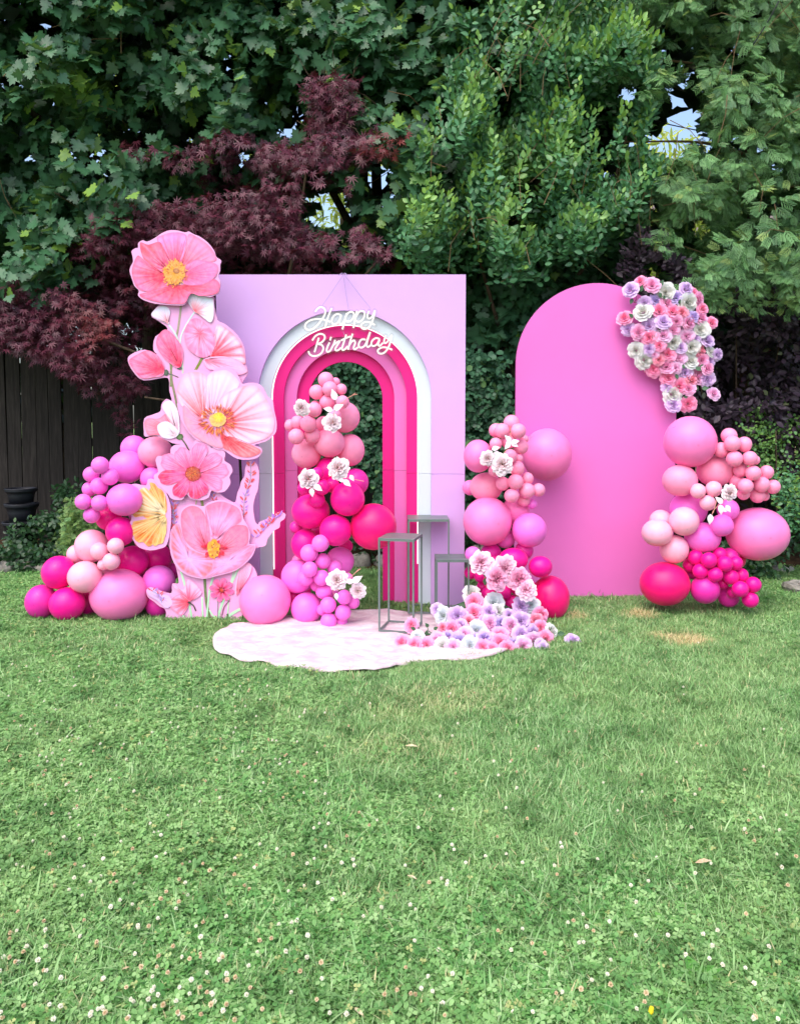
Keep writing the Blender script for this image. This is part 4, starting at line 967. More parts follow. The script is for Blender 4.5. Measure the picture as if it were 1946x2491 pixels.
roses(ur,ZG,up_l,lambda x_,y_:AY-.10-.06*math.exp(-((x_-850)/350)**2-((y_-900)/500)**2),
 [(430,280,100,-1.9+3.1),(700,200,100,1.0),(700,290,80,-1.2),(340,640,90,2.4),(370,720,90,-1.0),(690,800,100,-.5),(680,1190,90,-1.2),(1240,1650,90,2.2),(1290,1620,100,.1),(1040,1740,80,.3),(330,370,90,-1.9),(1200,1330,100,-.4),(560,640,80,1),(640,860,90,-2.0),(980,450,70,1.5),(1000,1290,80,-.7),(930,1420,80,-1.2),(1260,1320,90,.2),(780,380,60,2)],3,.15)
st_=[((385,330),(440,200)),((385,330),(310,250)),((600,330),(600,190)),((500,400),(350,430)),((350,430),(385,330)),((1290,1560),(1450,1690)),((960,1700),(1090,1830)),((330,650),(220,640))]
vf=join(*[tube([P(*ZG(*a),AY-.06),P(*ZG((a[0]+b_[0])/2+15,(a[1]+b_[1])/2+10),AY-.08),P(*ZG(*b_),AY-.06)],.0022,5) for a,b_ in st_]); mesh_obj('stem',*vf,M['twig'],ur)
v,f=box(0,.26,0,.05,0,.52); q=P(1620,860,AY-.02); mesh_obj('foam_block',[(q.x+a-.06,q.y+b_-.02,q.z+c_-.1) for a,b_,c_ in v],f,M['silk_leaf'],ur)
lo_l=[(780,775,60,'W'),(800,840,60,'P'),(800,920,62,'P'),(515,895,45,'L'),(560,940,62,'A'),(675,945,65,'L'),(955,845,70,'A'),(915,915,55,'L'),(985,905,50,'W'),(1160,870,60,'L'),(1235,860,60,'A'),(1310,935,55,'P'),(760,985,45,'C'),(925,1005,58,'T'),(1005,1000,50,'D'),(630,1050,62,'P'),(725,1095,62,'T'),(820,1055,62,'A'),(1085,1020,60,'T'),(1160,985,65,'L'),(1000,1095,58,'P'),(1275,980,50,'C'),
(1310,1035,50,'P'),(1250,1070,50,'L'),(1350,1125,58,'P'),(1160,1090,62,'L'),(880,1120,60,'D'),(560,1035,38,'C'),(530,1145,62,'T'),(365,1110,50,'A'),(320,1015,50,'P'),(245,1175,58,'P'),(340,1200,58,'P'),(435,1195,56,'P'),(560,1235,60,'W'),(640,1245,58,'T'),(680,1165,60,'D'),(770,1215,65,'A'),(865,1235,55,'P'),(1000,1180,60,'P'),(940,1240,42,'P'),(1055,1245,55,'P'),(1100,1190,48,'D'),
(1175,1235,60,'T'),(1175,1170,52,'W'),(1260,1170,66,'T'),(1320,1205,55,'L'),(1330,1245,45,'L'),(1395,1060,50,'W'),(1565,1145,60,'L'),(880,985,45,'L'),(1070,940,45,'L'),(820,1130,45,'D'),(940,1140,48,'L'),(1230,1010,50,'D'),(600,1110,45,'D'),(700,1020,45,'L')]
def ylo(x_,y_):
    # the heap leans back: its foot on the mat edge, its top against the balloons
    q=G(*ZE(x_,1300),0).y; return 4.60+.64*(1250-y_)/470
br=thing('rose_arrangement','heap of pink, white and lilac silk roses spilling over the mat onto the grass','flower arrangement',(0.55,4.95,0.04),'silk rose arrangements')
roses(br,ZE,lo_l,ylo,[(350,1050,45,2.6),(430,1100,55,1.4),(420,1130,50,-2.2),(490,1050,45,.7),(470,1080,45,-2.6),(1440,1080,60,.1),(1400,1060,45,2.2),(1410,1110,50,-1.4),(1440,1140,55,-.3),(375,1250,40,-1.2),(450,1030,45,2.2),(1480,1140,40,.2),(1020,950,50,-.9),(1090,1140,50,-1.2),(600,1160,40,-2),(740,1150,45,-1.2),(905,1180,40,-1)],8,.45)
vf=join(tube([P(*ZE(1380,1130),4.9),P(*ZE(1450,1170),4.86),P(*ZE(1540,1150),4.84)],.003,5),tube([P(*ZE(330,1200),4.8),P(*ZE(420,1120),4.85),P(*ZE(520,1090),4.9)],.003,5),tube([P(*ZE(435,1010),4.9),P(*ZE(450,1060),4.88),P(*ZE(480,1080),4.9)],.003,5))
mesh_obj('stem',*vf,M['silk_leaf'],br)
# mound of green foam that carries the heap
V=[];Fc=[];n1=18;n2=6
for j in range(n2+1):
    t_=j/n2
    for i in range(n1):
        a=6.2832*i/n1; V.append((.55+.30*math.cos(a)*(1-t_*t_*.8),5.27+.07*math.sin(a)*(1-t_*t_*.8),.035+.13*t_*(1+.15*math.sin(3*a))))
for j in range(n2):
    for i in range(n1): i2=(i+1)%n1; Fc.append((j*n1+i,j*n1+i2,(j+1)*n1+i2,(j+1)*n1+i))
Fc.append(tuple(range(n2*n1,(n2+1)*n1))); mesh_obj('foam_block',V,Fc,M['silk_leaf'],br,smooth=True)
# peonies tucked between the balloons
def peony(zf,x_,y_,r,kind,Y,label,leaves=(),stems=()):
    s=ZS[zf]; rr=random.Random(int(x_+y_)); p=P(*zf(x_,y_),Y); g_=thing('silk_peony',label,'artificial flower',p,'silk peonies in the balloon garlands'); rad_=r/s/ppm(Y)*1.15
    link('petals',PM[(kind,rr.randrange(2))],g_,p,face_rot(rr,.1,0,.25),rad_)
    for (lx,ly,L_,a) in leaves:
        q=P(*zf(lx,ly),Y-.01); d_=Vector((math.cos(a),-.25,math.sin(a))).normalized(); xx=d_.cross(Vector((0,-1,.2)).normalized()).normalized(); zz=xx.cross(d_)
        link('leaf',LP if kind=='peony_white' else LM,g_,q,Matrix((xx,d_,zz)).transposed().to_euler(),L_/s/ppm(Y))
    for st in stems:
        v,f=tube([P(*zf(*q),Y-.005) for q in st],.0022,5); mesh_obj('stem',v,f,M['pale_stem'],g_)
peony(ZH,370,665,92,'peony_white',5.06,'white silk peony at the upper left of the garland inside the arch')
peony(ZH,745,845,105,'peony_white',5.04,'white silk peony with tan heart between the salmon balloons',[(790,570,140,1.9),(760,680,130,.5),(750,690,110,2.9),(800,620,60,-1.3)],[[(745,800),(790,640),(870,600),(940,535),(1000,505),(1050,495)],[(990,505),(1030,480)]])
peony(ZH,820,1400,122,'peony_white',5.06,'largest pale pink silk peony above the fuchsia balloons',[(880,1540,120,-.7),(820,1530,90,-.3),(960,1480,90,-1.0)],[[(840,1500),(950,1520),(1060,1545),(1130,1560)],[(700,1500),(800,1480),(860,1520)]])
peony(ZH,450,1530,110,'peony_white',5.05,'white silk peony on the fuchsia balloons beside the left leg of the arch',[(520,1600,125,-.6),(490,1640,110,-1.45)],[[(470,1560),(500,1650),(510,1740)]])
peony(ZI,1010,820,90,'peony_white',5.02,'white silk peony above the little orchid balloons',[(1000,940,70,-1.5),(1095,830,70,.2)],[[(1050,900),(970,920),(980,960)],[(1090,830),(1160,770),(1215,715)],[(1180,750),(1230,712)]])
peony(ZI,1205,920,70,'peony_white',5.08,'white silk peony poking out to the right of the orchid balloons',[(1150,840,110,.6),(1100,840,70,.1)])
peony(ZJ,460,720,92,'peony_white',5.20,'pale pink silk peony on the garland by the lilac wall',[(510,600,110,.3),(540,640,90,-.2)])
peony(ZJ,650,800,130,'peony_white',5.18,'large white silk peony with cream heart on the middle garland',[(750,515,110,-2.3),(760,500,110,2.3),(740,480,110,-1.9),(760,510,110,-.5),(760,510,110,.2)],[[(680,650),(750,520),(760,420),(750,300)]])
peony(ZK,1000,890,80,'peony_white',5.30,'white silk peony on the garland right of the rounded panel',[(930,1000,100,2.4),(900,1010,110,-1.4),(960,1020,90,-.9),(920,1060,70,-.2),(800,1110,110,-1.6)],[[(990,930),(900,1000),(830,1080),(790,1200)],[(870,920),(860,1000),(830,1100)]])
peony(ZE,855,535,85,'peony_blush',5.12,'blush silk peony with a pink bud at the top of the rose heap',[(880,600,50,-1.4),(890,650,60,-1.7)],[[(885,590),(880,680),(900,730)]])
peony(ZE,1035,575,90,'peony_blush',5.12,'blush silk peony nearest the fuchsia balloons above the rose heap')
peony(ZE,975,655,86,'peony_pink',5.08,'deep pink silk peony below and between two blush ones')
peony(ZE,1145,660,88,'peony_pink',5.10,'frilled pink silk peony on the right of the peony cluster')
peony(ZE,1200,745,74,'peony_blush',5.06,'lowest silk peony of the cluster next to the cerise balloon')

# ================================================================== FOLIAGE
def template(kind):
    """flat leaf shapes, stem at the origin, tip along +Y, length 1; returns verts, tris, vein value per vert"""
    if kind=='maple':
        h=[(.04,.0),(.20,-.10),(.34,-.06),(.28,.06),(.52,.10),(.66,.30),(.50,.34),(.56,.50),(.34,.50),(.24,.50),(.30,.74),(.14,.74),(.0,1.0)]
        o=h+[(-x,y) for x,y in h[-2::-1]]; V=[(0,.30,-.035)]+[(x,y,.05*abs(x)-.10*(y-.3)**2) for x,y in o]
        F=[(0,i,i+1) for i in range(1,len(o))]+[(0,len(o),1)]; ve=[1]+[0]*len(o)
    elif kind=='maple_lo':
        o=[(.05,0),(.34,-.06),(.28,.1),(.64,.3),(.36,.48),(.28,.72),(0,1),(-.28,.72),(-.36,.48),(-.64,.3),(-.28,.1),(-.34,-.06)]
        V=[(0,.3,0)]+[(x,y,.05*abs(x)) for x,y in o]; F=[(0,i,i+1) for i in range(1,len(o))]+[(0,len(o),1)]; ve=[.6]+[0]*len(o)
    elif kind=='jmaple':
        V=[(0,.25,0)];F=[];ve=[1]
        for a,L in ((-2.0,.42),(-1.25,.62),(-.6,.75),(0,.85),(.6,.75),(1.25,.62),(2.0,.42)):
            c_,s_=math.sin(a),math.cos(a); px_,py_=s_,-c_; k=len(V)
            V+=[(c_*L*.42-px_*-.075*0+px_*.07,.25+s_*L*.42+py_*.07,0),(c_*L,.25+s_*L,-.14*L),(c_*L*.42-px_*.07,.25+s_*L*.42-py_*.07,0)]; ve+=[.3,0,.3]
            F+=[(0,k,k+1),(0,k+1,k+2)]
    elif kind=='ovate':
        V=[(0,0,0),(.20,.18,.05),(.30,.45,.08),(.20,.75,.05),(0,1,-.05),(-.20,.75,.05),(-.30,.45,.08),(-.20,.18,.05),(0,.5,.0)]
        F=[(0,1,8),(1,2,8),(2,3,8),(3,4,8),(4,5,8),(5,6,8),(6,7,8),(7,0,8)]; ve=[1,0,0,0,.5,0,0,0,1]
    elif kind=='round':
        V=[(0,0,0),(.36,.12,.05),(.46,.5,.07),(.28,.85,.03),(0,1,0),(-.28,.85,.03),(-.46,.5,.07),(-.36,.12,.05)]
        F=[(0,1,2),(0,2,3),(0,3,4),(0,4,5),(0,5,6),(0,6,7)]; ve=[1,0,0,0,.3,0,0,0]
    elif kind=='cedar':
        V=[];F=[];ve=[]
        def blade(x0,y0,a,L,w):
            k=len(V); c_,s_=math.sin(a),math.cos(a)
            V.extend([(x0,y0,0),(x0+c_*L*.5+s_*w,y0+s_*L*.5-c_*w,.02),(x0+c_*L,y0+s_*L,-.12*L),(x0+c_*L*.5-s_*w,y0+s_*L*.5+c_*w,.02)]); F.extend([(k,k+1,k+2),(k,k+2,k+3)]); ve.extend([.6,0,0,0])
        blade(0,0,0,1.0,.032)
        for y0,L in ((.12,.42),(.28,.44),(.42,.40),(.56,.32),(.70,.24)):
            for s_ in (-1,1): blade(0,y0,s_*.8,L,.036); 
        for y0 in (.2,.36,.5):
            for s_ in (-1,1): blade(s_*.17,y0+.17,s_*.25,.26,.03)
    elif kind=='lance':
        V=[(0,0,0),(.11,.3,.03),(.12,.6,.02),(0,1,-.12),(-.12,.6,.02),(-.11,.3,.03)]; F=[(0,1,2),(0,2,3),(0,3,4),(0,4,5)]; ve=[1,0,0,.4,0,0]
    return np.array(V,dtype=np.float32),np.array(F,dtype=np.int32),np.array(ve,dtype=np.float32)
TPL={k:template(k) for k in ('maple','maple_lo','jmaple','ovate','round','cedar','lance')}
def nrm(a): return a/np.maximum(np.linalg.norm(a,axis=1,keepdims=True),1e-9)
def axes(N_,T_):
    T_=nrm(T_); X=nrm(np.cross(T_,N_)); Z=np.cross(X,T_); return X,T_,Z
def leaf_mesh(name,C_,X,Y_,Z,S,kind,mat,young_lit,rnd=None):
    V,F,ve=TPL[kind]; n=len(C_); m=len(V)
    W=(C_[:,None,:]+S[:,None,None]*(V[None,:,0:1]*X[:,None,:]+V[None,:,1:2]*Y_[:,None,:]+V[None,:,2:3]*Z[:,None,:])).reshape(-1,3).astype(np.float32)
    FF=(F[None]+(np.arange(n)*m)[:,None,None]).reshape(-1,3).astype(np.int32)
    me=bpy.data.meshes.new(name); me.vertices.add(len(W)); me.vertices.foreach_set('co',W.ravel())
    me.loops.add(FF.size); me.loops.foreach_set('vertex_index',FF.ravel()); me.polygons.add(len(FF))
    me.polygons.foreach_set('loop_start',np.arange(0,FF.size,3,dtype=np.int32)); 
    me.materials.append(mat)
    if rnd is None: rnd=rng.random(n)
    for nm,dat in (('rnd',np.repeat(rnd,m)),('young_lit',np.repeat(young_lit,m)),('vein',np.tile(ve,n))):
        at=me.attributes.new(nm,'FLOAT','POINT'); at.data.foreach_set('value',dat.astype(np.float32))
    me.update(calc_edges=True); me.validate(); return me
class Field:
    def __init__(s): s.d=[[] for _ in range(5)]
    def add(s,C_,N_,T_,S,Yg):
        for l_,a in zip(s.d,(C_,N_,T_,S,Yg)): l_.append(np.atleast_1d(a))
    def get(s): return [np.concatenate(l_) for l_ in s.d]
def vn(Pn,seed,f=1.0):
    """cheap smooth noise -1..1 at points"""
    r_=np.random.default_rng(seed); out=np.zeros(len(Pn))
    for k in range(7):
        d_=r_.normal(size=3); d_/=np.linalg.norm(d_); out+=np.sin((Pn@d_)*f*r_.uniform(.7,2.2)+r_.uniform(0,6.28))
    return out/3.2
def in_poly(px,py,poly):
    poly=np.asarray(poly,float); ins=np.zeros(len(px),bool); j=len(poly)-1
    for i in range(len(poly)):
        xi,yi=poly[i]; xj,yj=poly[j]
        c_=((yi>py)!=(yj>py))&(px<(xj-xi)*(py-yi)/(yj-yi+1e-9)+xi); ins^=c_; j=i
    return ins
# gaps in the canopy where the sky behind shows: centre and size in the photograph, opened as clearings in every layer
GAPS=[(95,55,30,18),(130,62,24,10),(715,292,16,38),(712,330,10,16),(806,505,34,40),(848,528,18,16),(920,445,20,28),(770,525,14,20),(838,586,9,12),(370,95,10,7),(15,195,14,12),(66,130,10,6),(300,170,8,7),(560,172,6,6),
 (1662,250,36,50),(1676,228,24,32),(1530,218,20,14),(1655,130,18,32),(1594,65,9,9),(1745,32,22,10),(1640,310,46,40),(1610,350,30,26),(1648,300,22,30),(1590,500,9,9),(1700,540,14,8),(1705,560,12,8),(750,480,8,6),(245,330,7,7),(300,100,10,8),(1010,40,14,10),(1000,55,10,8),(235,370,10,7),(600,370,16,8),(1140,8,20,8),(950,470,6,6),(1300,445,5,5),(330,90,14,8),(410,40,14,8),(80,370,8,6)]
_gr=random.Random(77)
GAPS+=[(_gr.uniform(0,700),_gr.uniform(0,420),_gr.uniform(2,7),_gr.uniform(2,7)) for _ in range(44)]+[(_gr.uniform(620,1000),_gr.uniform(380,600),_gr.uniform(1,5),_gr.uniform(1,5)) for _ in range(16)]+[(_gr.uniform(1480,1900),_gr.uniform(0,700),_gr.uniform(2,8),_gr.uniform(2,8)) for _ in range(34)]+[(_gr.uniform(1150,1700),_gr.uniform(540,800),_gr.uniform(1,4),_gr.uniform(1,4)) for _ in range(14)]
def not_gap(Pn,grow=1.0,ragged=.35,add=0):
    px,py,d_=project(Pn); keep=np.ones(len(Pn),bool); nz=vn(Pn,99,9.0)
    for gx,gy,rx,ry in GAPS:
        keep&=((px-gx)/(rx*grow+add))**2+((py-gy)/(ry*grow+add))**2>(1+ragged*nz)
    return keep
def unproj(px,py,Y):
    a=(px-CX)/F_PX; b=(CY0-SHIFT-py)/F_PX; dy=cP+b*sP; dz=-sP+b*cP; k=Y/dy
    return np.stack([a*k,Y,HGT+dz*k],1)
def shoots(poly,n,Y0,thick,kind,r_,L=.3,nl=6,size=.1,gap=True,power=1.6,bump=.35,seed=1,cut=-.55,flow=(0,-.4,-.2),spread=.6,arr='alt',up=.45,cam_=.8,droop=.35,jn=.5,zmin=.05,jfreq=1.6,nf=(2.6,2.6,2.6)):
    """leafy shoots scattered through a canopy volume seen through poly; returns centres, normals, tips, sizes"""
    poly=np.asarray(poly,float); x0,y0=poly.min(0); x1,y1=poly.max(0)
    px=r_.uniform(x0,x1,n*3); py=r_.uniform(y0,y1,n*3); k=in_poly(px,py,poly); px=px[k][:n]; py=py[k][:n]
    m=len(px); base=unproj(px,py,np.full(m,Y0)); depth=Y0+bump*vn(base,seed,jfreq)+thick*r_.random(m)**power
    B=unproj(px,py,depth); B=B[B[:,2]>zmin]
    keep=(vn(B*np.array([nf]),seed+5,1.0)>cut)
    if gap: keep&=not_gap(B)
    B=B[keep]; m=len(B)
    D_=nrm(np.array(flow)[None]+r_.normal(size=(m,3))*spread); side=nrm(np.cross(D_,np.array([[0,-.7,.7]])+r_.normal(size=(m,3))*.3))
    Cs=[];Ns=[];Ts=[];Ss=[];I=[]
    for i in range(nl):
        t_=(i+.4)/nl; sg=1 if i%2 else -1
        fan=(1-t_) if arr=='alt' else 1
        T_=D_*(.35+.8*t_)+side*sg*(.25+.9*fan)+np.array([[0,0,-droop]])+r_.normal(size=(m,3))*.22
        N_=np.array([[0,-cam_,up]])+r_.normal(size=(m,3))*jn
        Cs.append(B+D_*L*(t_-.5)+side*sg*size*.12); Ns.append(N_); Ts.append(T_); Ss.append(size*(1-.25*t_)*r_.uniform(.7,1.15,m)); I.append(np.full(m,t_))
    return np.concatenate(Cs),np.concatenate(Ns),np.concatenate(Ts),np.concatenate(Ss),np.concatenate(I)
def inside_frame(Pn,mg=20):
    px,py,d_=project(Pn); return (px>-mg)&(px<1946+mg)&(py>-mg)&(py<2491+mg),px,py,d_
def plant(name,label,cat,loc,parts_,mat,kind,n_ind=250,group=None,cell=14,young_lit_fn=None,crown='crown',min_px=16,kind_lo=None):
    """a tree or shrub: trunk and limbs are added by the caller; the nearest leaves in view are single objects, the rest one mass"""
    root=thing(name,label,cat,loc,group)
    C_,N_,T_,S,I=[np.concatenate(a) for a in zip(*parts_)]
    X,Y_,Z=axes(N_,T_)
    _k=not_gap(C_,1.05,.3,13); C_,N_,T_,S,I=C_[_k],N_[_k],T_[_k],S[_k],I[_k]; X,Y_,Z=X[_k],Y_[_k],Z[_k]
    yg=young_lit_fn(C_,I) if young_lit_fn else (rng.random(len(C_))<.06)*rng.random(len(C_))
    fr,px,py,d_=inside_frame(C_,-6)
    # nearest leaf of every small cell of the view, then the largest of them
    idx=np.where(fr & (S*F_PX/d_>min_px))[0]
    sel=np.zeros(len(C_),bool)
    if len(idx) and n_ind:
        cellid=(px[idx]//cell).astype(int)*1000+(py[idx]//cell).astype(int)
        order=np.lexsort((d_[idx],cellid)); ci=cellid[order]; first=np.r_[True,ci[1:]!=ci[:-1]]
        cand=idx[order][first]; facing=np.abs(Z[cand][:,1]); score=S[cand]/d_[cand]*(.4+facing)
        # leaves hidden by the decorations are never picked
        hid=OCC(px[cand],py[cand]); score=np.where(hid,-1,score)
        cand=cand[np.argsort(-score)][:n_ind]; cand=cand[~OCC(px[cand],py[cand])]; sel[cand]=True
    rest=~sel
    if kind_lo:
        far=rest & (d_>np.median(d_)); near=rest & ~far
        for msk,kk in ((near,kind),(far,kind_lo)):
            if msk.any():
                me=leaf_mesh(crown,C_[msk],X[msk],Y_[msk],Z[msk],S[msk],kk,mat,yg[msk]); o=link(crown,me,root); o['kind']='stuff'
    else:
        me=leaf_mesh(crown,C_[rest],X[rest],Y_[rest],Z[rest],S[rest],kind,mat,yg[rest]); o=link(crown,me,root); o['kind']='stuff'
    if sel.any():
        lib=[]
        for q in range(6):
            one=leaf_mesh('leaf',np.zeros((1,3)),np.array([[1.,0,0]]),np.array([[0,1.,0]]),np.array([[0,0,1.]]),np.ones(1),kind,mat,np.array([q/5.0]),np.zeros(1)); lib.append(one)
        for i in np.where(sel)[0]:
            mt=Matrix(((X[i][0],Y_[i][0],Z[i][0]),(X[i][1],Y_[i][1],Z[i][1]),(X[i][2],Y_[i][2],Z[i][2])))
            link('leaf',lib[int(round(float(yg[i])*5))],root,Vector(C_[i]),mt.to_euler(),float(S[i]))
    return root
def OCC(px,py):
    o=(px>520)&(px<1140)&(py>660)&(py<1500)&~((px>755)&(px<925)&(py>885)&(py<1300))
    o|=(px>1250)&(px<1650)&(py>690)&(py<1470)
    o|=(px>300)&(px<560)&(py>600)
    o|=((px-430)**2+(py-650)**2)<105**2
    return o
def limb(root,name,pts,r0,r1,mat='bark',seg=9):
    pp=catmull(pts,5); n=len(pp); v,f=tube(pp,[r0+(r1-r0)*(i/(n-1))**.8 for i in range(n)],seg); return mesh_obj(name,v,f,M[mat],root,smooth=True)
def twigs(root,Pn,seed,n=40,L=.5,r=.004,flow=(0,-.3,-.2),mat='twig'):
    r_=random.Random(seed); vf=[]
    for _ in range(n):
        p=Vector(Pn[r_.randrange(len(Pn))]); d_=Vector(flow)+Vector([r_.gauss(0,.5) for _ in range(3)]); d_.normalize()
        q=p-d_*L*r_.uniform(.5,1.2)+Vector((0,0,r_.uniform(-.05,.05))); vf.append(tube([q,(p+q)/2+Vector((r_.gauss(0,.03),0,.03)),p],[r,r*.8,r*.4],5,False))
    mesh_obj('twig',*join(*vf),M[mat],root)['kind']='stuff'
def rg(s): return np.random.default_rng(s)

# --- Norway maples: left, centre-top; crowns lean out over the fence
ygm=lambda C_,I:(np.clip(vn(C_,31,1.7)-.9,0,1)*1.2).clip(0,1)*(rng.random(len(C_))<.6)+((rng.random(len(C_))<.04)*.7)
LEFTP=[(-350,-500),(640,-500),(640,150),(560,420),(420,560),(250,640),(120,700),(-350,760)]
Lf=[shoots(LEFTP,2600,7.05,.9,'maple',rg(1),.30,6,.128,seed=3,bump=.4,cut=-.3,jfreq=5,nf=(5,5,7)),
    shoots(LEFTP,1900,8.0,1.6,'maple',rg(2),.36,6,.16,seed=4,bump=.4,cut=-.6)]
t1=plant('norway_maple','big Norway maple with pointed leaves filling the upper left','tree',(-2.9,9.6,0),Lf,M['maple'],'maple',300,young_lit_fn=lambda C_,I:np.clip(ygm(C_,I)+.75*np.exp(-((project(C_)[0]-210)/75)**2-((project(C_)[1]-215)/55)**2)*(rng.random(len(C_))<.7),0,1),kind_lo='maple_lo')  # lime patch painted into the leaf colour as sunlit foliage
limb(t1,'trunk',[(-2.9,9.6,0),(-2.95,9.5,2),(-2.8,9.4,4),(-2.7,9.3,6.5)],.2,.09)
for a in ([(-2.9,9.5,2.4),(-2.2,8.8,3.4),(-1.2,8.0,4.2)],[(-2.85,9.4,3.2),(-3.4,8.6,4.2),(-4.0,7.8,4.7)],[(-2.8,9.4,4.0),(-2.2,8.6,5.0),(-1.8,7.9,6.2)]): limb(t1,'branch',a,.08,.02)
twigs(t1,Lf[0][0],1,60)
MIDP=[(540,-500),(1330,-500),(1330,200),(1180,420),(1060,640),(900,640),(700,560),(600,420),(540,200)]
Mf=[shoots(MIDP,2300,7.15,.9,'maple',rg(5),.30,6,.128,seed=13,bump=.4,cut=-.35,jfreq=5,nf=(5,5,7)),shoots(MIDP,1500,8.05,1.6,'maple',rg(6),.36,6,.16,seed=14,bump=.4,cut=-.6)]
t2=plant('norway_maple','Norway maple rising above the middle of the lilac wall','tree',(-.4,9.9,0),Mf,M['maple'],'maple',300,young_lit_fn=ygm,kind_lo='maple_lo')
limb(t2,'trunk',[(-.4,9.9,0),(-.35,9.8,2),(-.5,9.7,4),(-.3,9.6,6.5)],.17,.08)
for a in ([(-.4,9.8,2.2),(.3,9.0,3.2),(.7,8.1,3.9)],[(-.4,9.7,3.4),(-1.0,8.9,4.4),(-1.2,8.0,4.9)],[(.6,8.4,2.7),(.95,7.6,3.0),(1.3,7.1,3.6)]): limb(t2,'branch',a,.06,.015)
twigs(t2,Mf[0][0],2,50)
RLP=[(1100,560),(1560,560),(1600,800),(1450,820),(1240,850),(1130,830)]
Rf=[shoots(RLP,420,7.5,.7,'maple',rg(8),.3,6,.14,seed=23,bump=.25,cut=-.5,gap=False),
    shoots([(1100,430),(1700,430),(1700,820),(1100,820)],500,8.3,.9,'maple',rg(9),.3,6,.16,seed=24,cut=-.9,gap=False)]
t3=plant('norway_maple','low maple boughs hanging between the lilac wall and the rounded panel','tree',(1.9,9.9,0),Rf,M['maple'],'maple',160,young_lit_fn=lambda C_,I:(rng.random(len(C_))<.02)*.6,kind_lo='maple_lo')
limb(t3,'trunk',[(1.9,9.9,0),(1.85,9.7,1.5),(1.6,9.2,2.8),(1.4,8.8,3.4)],.09,.03)
# --- purple Japanese maple
JP=[(-120,660),(60,650),(250,560),(200,500),(320,470),(300,350),(420,370),(560,310),(620,350),(800,345),(1000,300),(960,380),(860,440),(830,520),(960,620),(900,680),(540,700),(420,900),(330,1060),(220,950),(90,860),(-120,800)]
jy=lambda C_,I:(np.clip(vn(C_,61,2.2)-.55,0,1)).clip(0,1)
Jf=[shoots([(735,330),(770,260),(735,215),(770,180),(800,200),(880,175),(850,215),(900,260),(840,270),(860,310),(780,340)],95,6.8,.3,'jmaple',rg(20),.2,6,.092,seed=31,bump=.2,cut=-.4,up=.7,cam_=.7,flow=(.1,-.3,-.15),spread=.45,droop=.5),
    shoots(JP,2900,6.75,.7,'jmaple',rg(21),.2,6,.094,seed=33,bump=.3,cut=.16,nf=(1.8,2.2,6.5),up=.7,cam_=.7,flow=(.1,-.3,-.15),spread=.45,droop=.5),
    shoots(JP,900,7.5,.7,'jmaple',rg(22),.22,6,.10,seed=34,bump=.2,cut=-.3,up=.7,cam_=.7)]
t4=plant('japanese_maple','dark red Japanese maple with feathery star leaves spreading behind the flower cutout','tree',(-1.6,8.1,0),Jf,M['jmaple'],'jmaple',300,young_lit_fn=jy,cell=18)
limb(t4,'trunk',[(-1.6,8.1,0),(-1.55,8.0,.8),(-1.4,7.8,1.5),(-1.3,7.5,2.1)],.06,.035)
for a in ([(-1.45,7.9,1.3),(-2.2,7.4,1.9),(-3.2,7.1,2.3)],[(-1.35,7.6,1.9),(-1.0,7.3,2.8),(-.8,7.1,3.8)],[(-1.35,7.6,1.9),(-.7,7.2,2.3),(-.1,7.0,2.9)],[(-1.5,7.9,1.2),(-1.9,7.4,1.5),(-2.3,7.1,1.6)]): limb(t4,'branch',a,.03,.008)
twigs(t4,Jf[0][0],4,50,.35,.003,mat='bark')
# --- bright oval-leaved shrub tree, centre right
EP=[(950,600),(960,480),(1040,330),(1060,240),(1120,120),(1130,-150),(1430,-150),(1520,60),(1600,120),(1590,260),(1610,420),(1560,560),(1420,640),(1250,660),(1130,640),(1060,640)]
def ey(C_,I):
    y_=np.clip((I-.6)*2.2,0,1)*(rng.random(len(C_))<.55)*(vn(C_,47,2.4)>-.1); fr_=C_[:,1]<6.62; y_=np.where(fr_,np.maximum(y_,np.clip((I-.5)*1.1,0,.5)),y_); px,py,_=project(C_)
    for gx,gy,rr_ in ((1270,420,46),(1030,520,34),(1240,545,34),(1370,350,40),(1345,70,36),(1230,340,30)): y_=np.maximum(y_,.6*rng.random(len(C_))*np.exp(-((px-gx)**2+(py-gy)**2)/rr_**2))  # lime spots put into the leaf colour where the crown looks lit
    return y_.clip(0,1)
Ef=[shoots([(1020,600),(1040,330),(1150,230),(1180,60),(1250,-60),(1420,-40),(1400,180),(1560,300),(1580,480),(1400,620),(1150,640)],58,6.36,.35,'ovate',rg(30),.40,13,.074,seed=41,bump=.2,cut=-.3,jfreq=5,flow=(.12,-.45,.85),spread=.3,droop=-.02,up=.5,cam_=.8,jn=.3),
    shoots(EP,3300,6.6,.6,'ovate',rg(31),.32,11,.074,seed=43,bump=.3,cut=-.05,jfreq=7,nf=(9,7,6),flow=(.15,-.35,.75),spread=.30,droop=-.05,up=.5,cam_=.8),
    shoots(EP,1900,7.2,.6,'ovate',rg(32),.30,8,.084,seed=44,bump=.3,cut=-.7,flow=(.1,-.3,.5),spread=.5,droop=0)]
t5=plant('elm_sapling','bushy elm with small bright oval leaves on upright shoots above the two backdrops','tree',(1.3,8.1,0),Ef,M['elm'],'ovate',300,young_lit_fn=ey,cell=16,min_px=14)
limb(t5,'trunk',[(1.3,8.1,0),(1.3,8.0,1),(1.35,7.8,2.4),(1.3,7.6,4)],.06,.03)
for a in ([(1.3,8,1.4),(.9,7.5,2.4),(.6,7.1,3.2)],[(1.35,7.8,2.2),(1.8,7.4,3.0),(2.0,7.1,3.9)]): limb(t5,'branch',a,.03,.01)
twigs(t5,Ef[0][0],5,60,.4,.003,flow=(.1,-.2,.7))
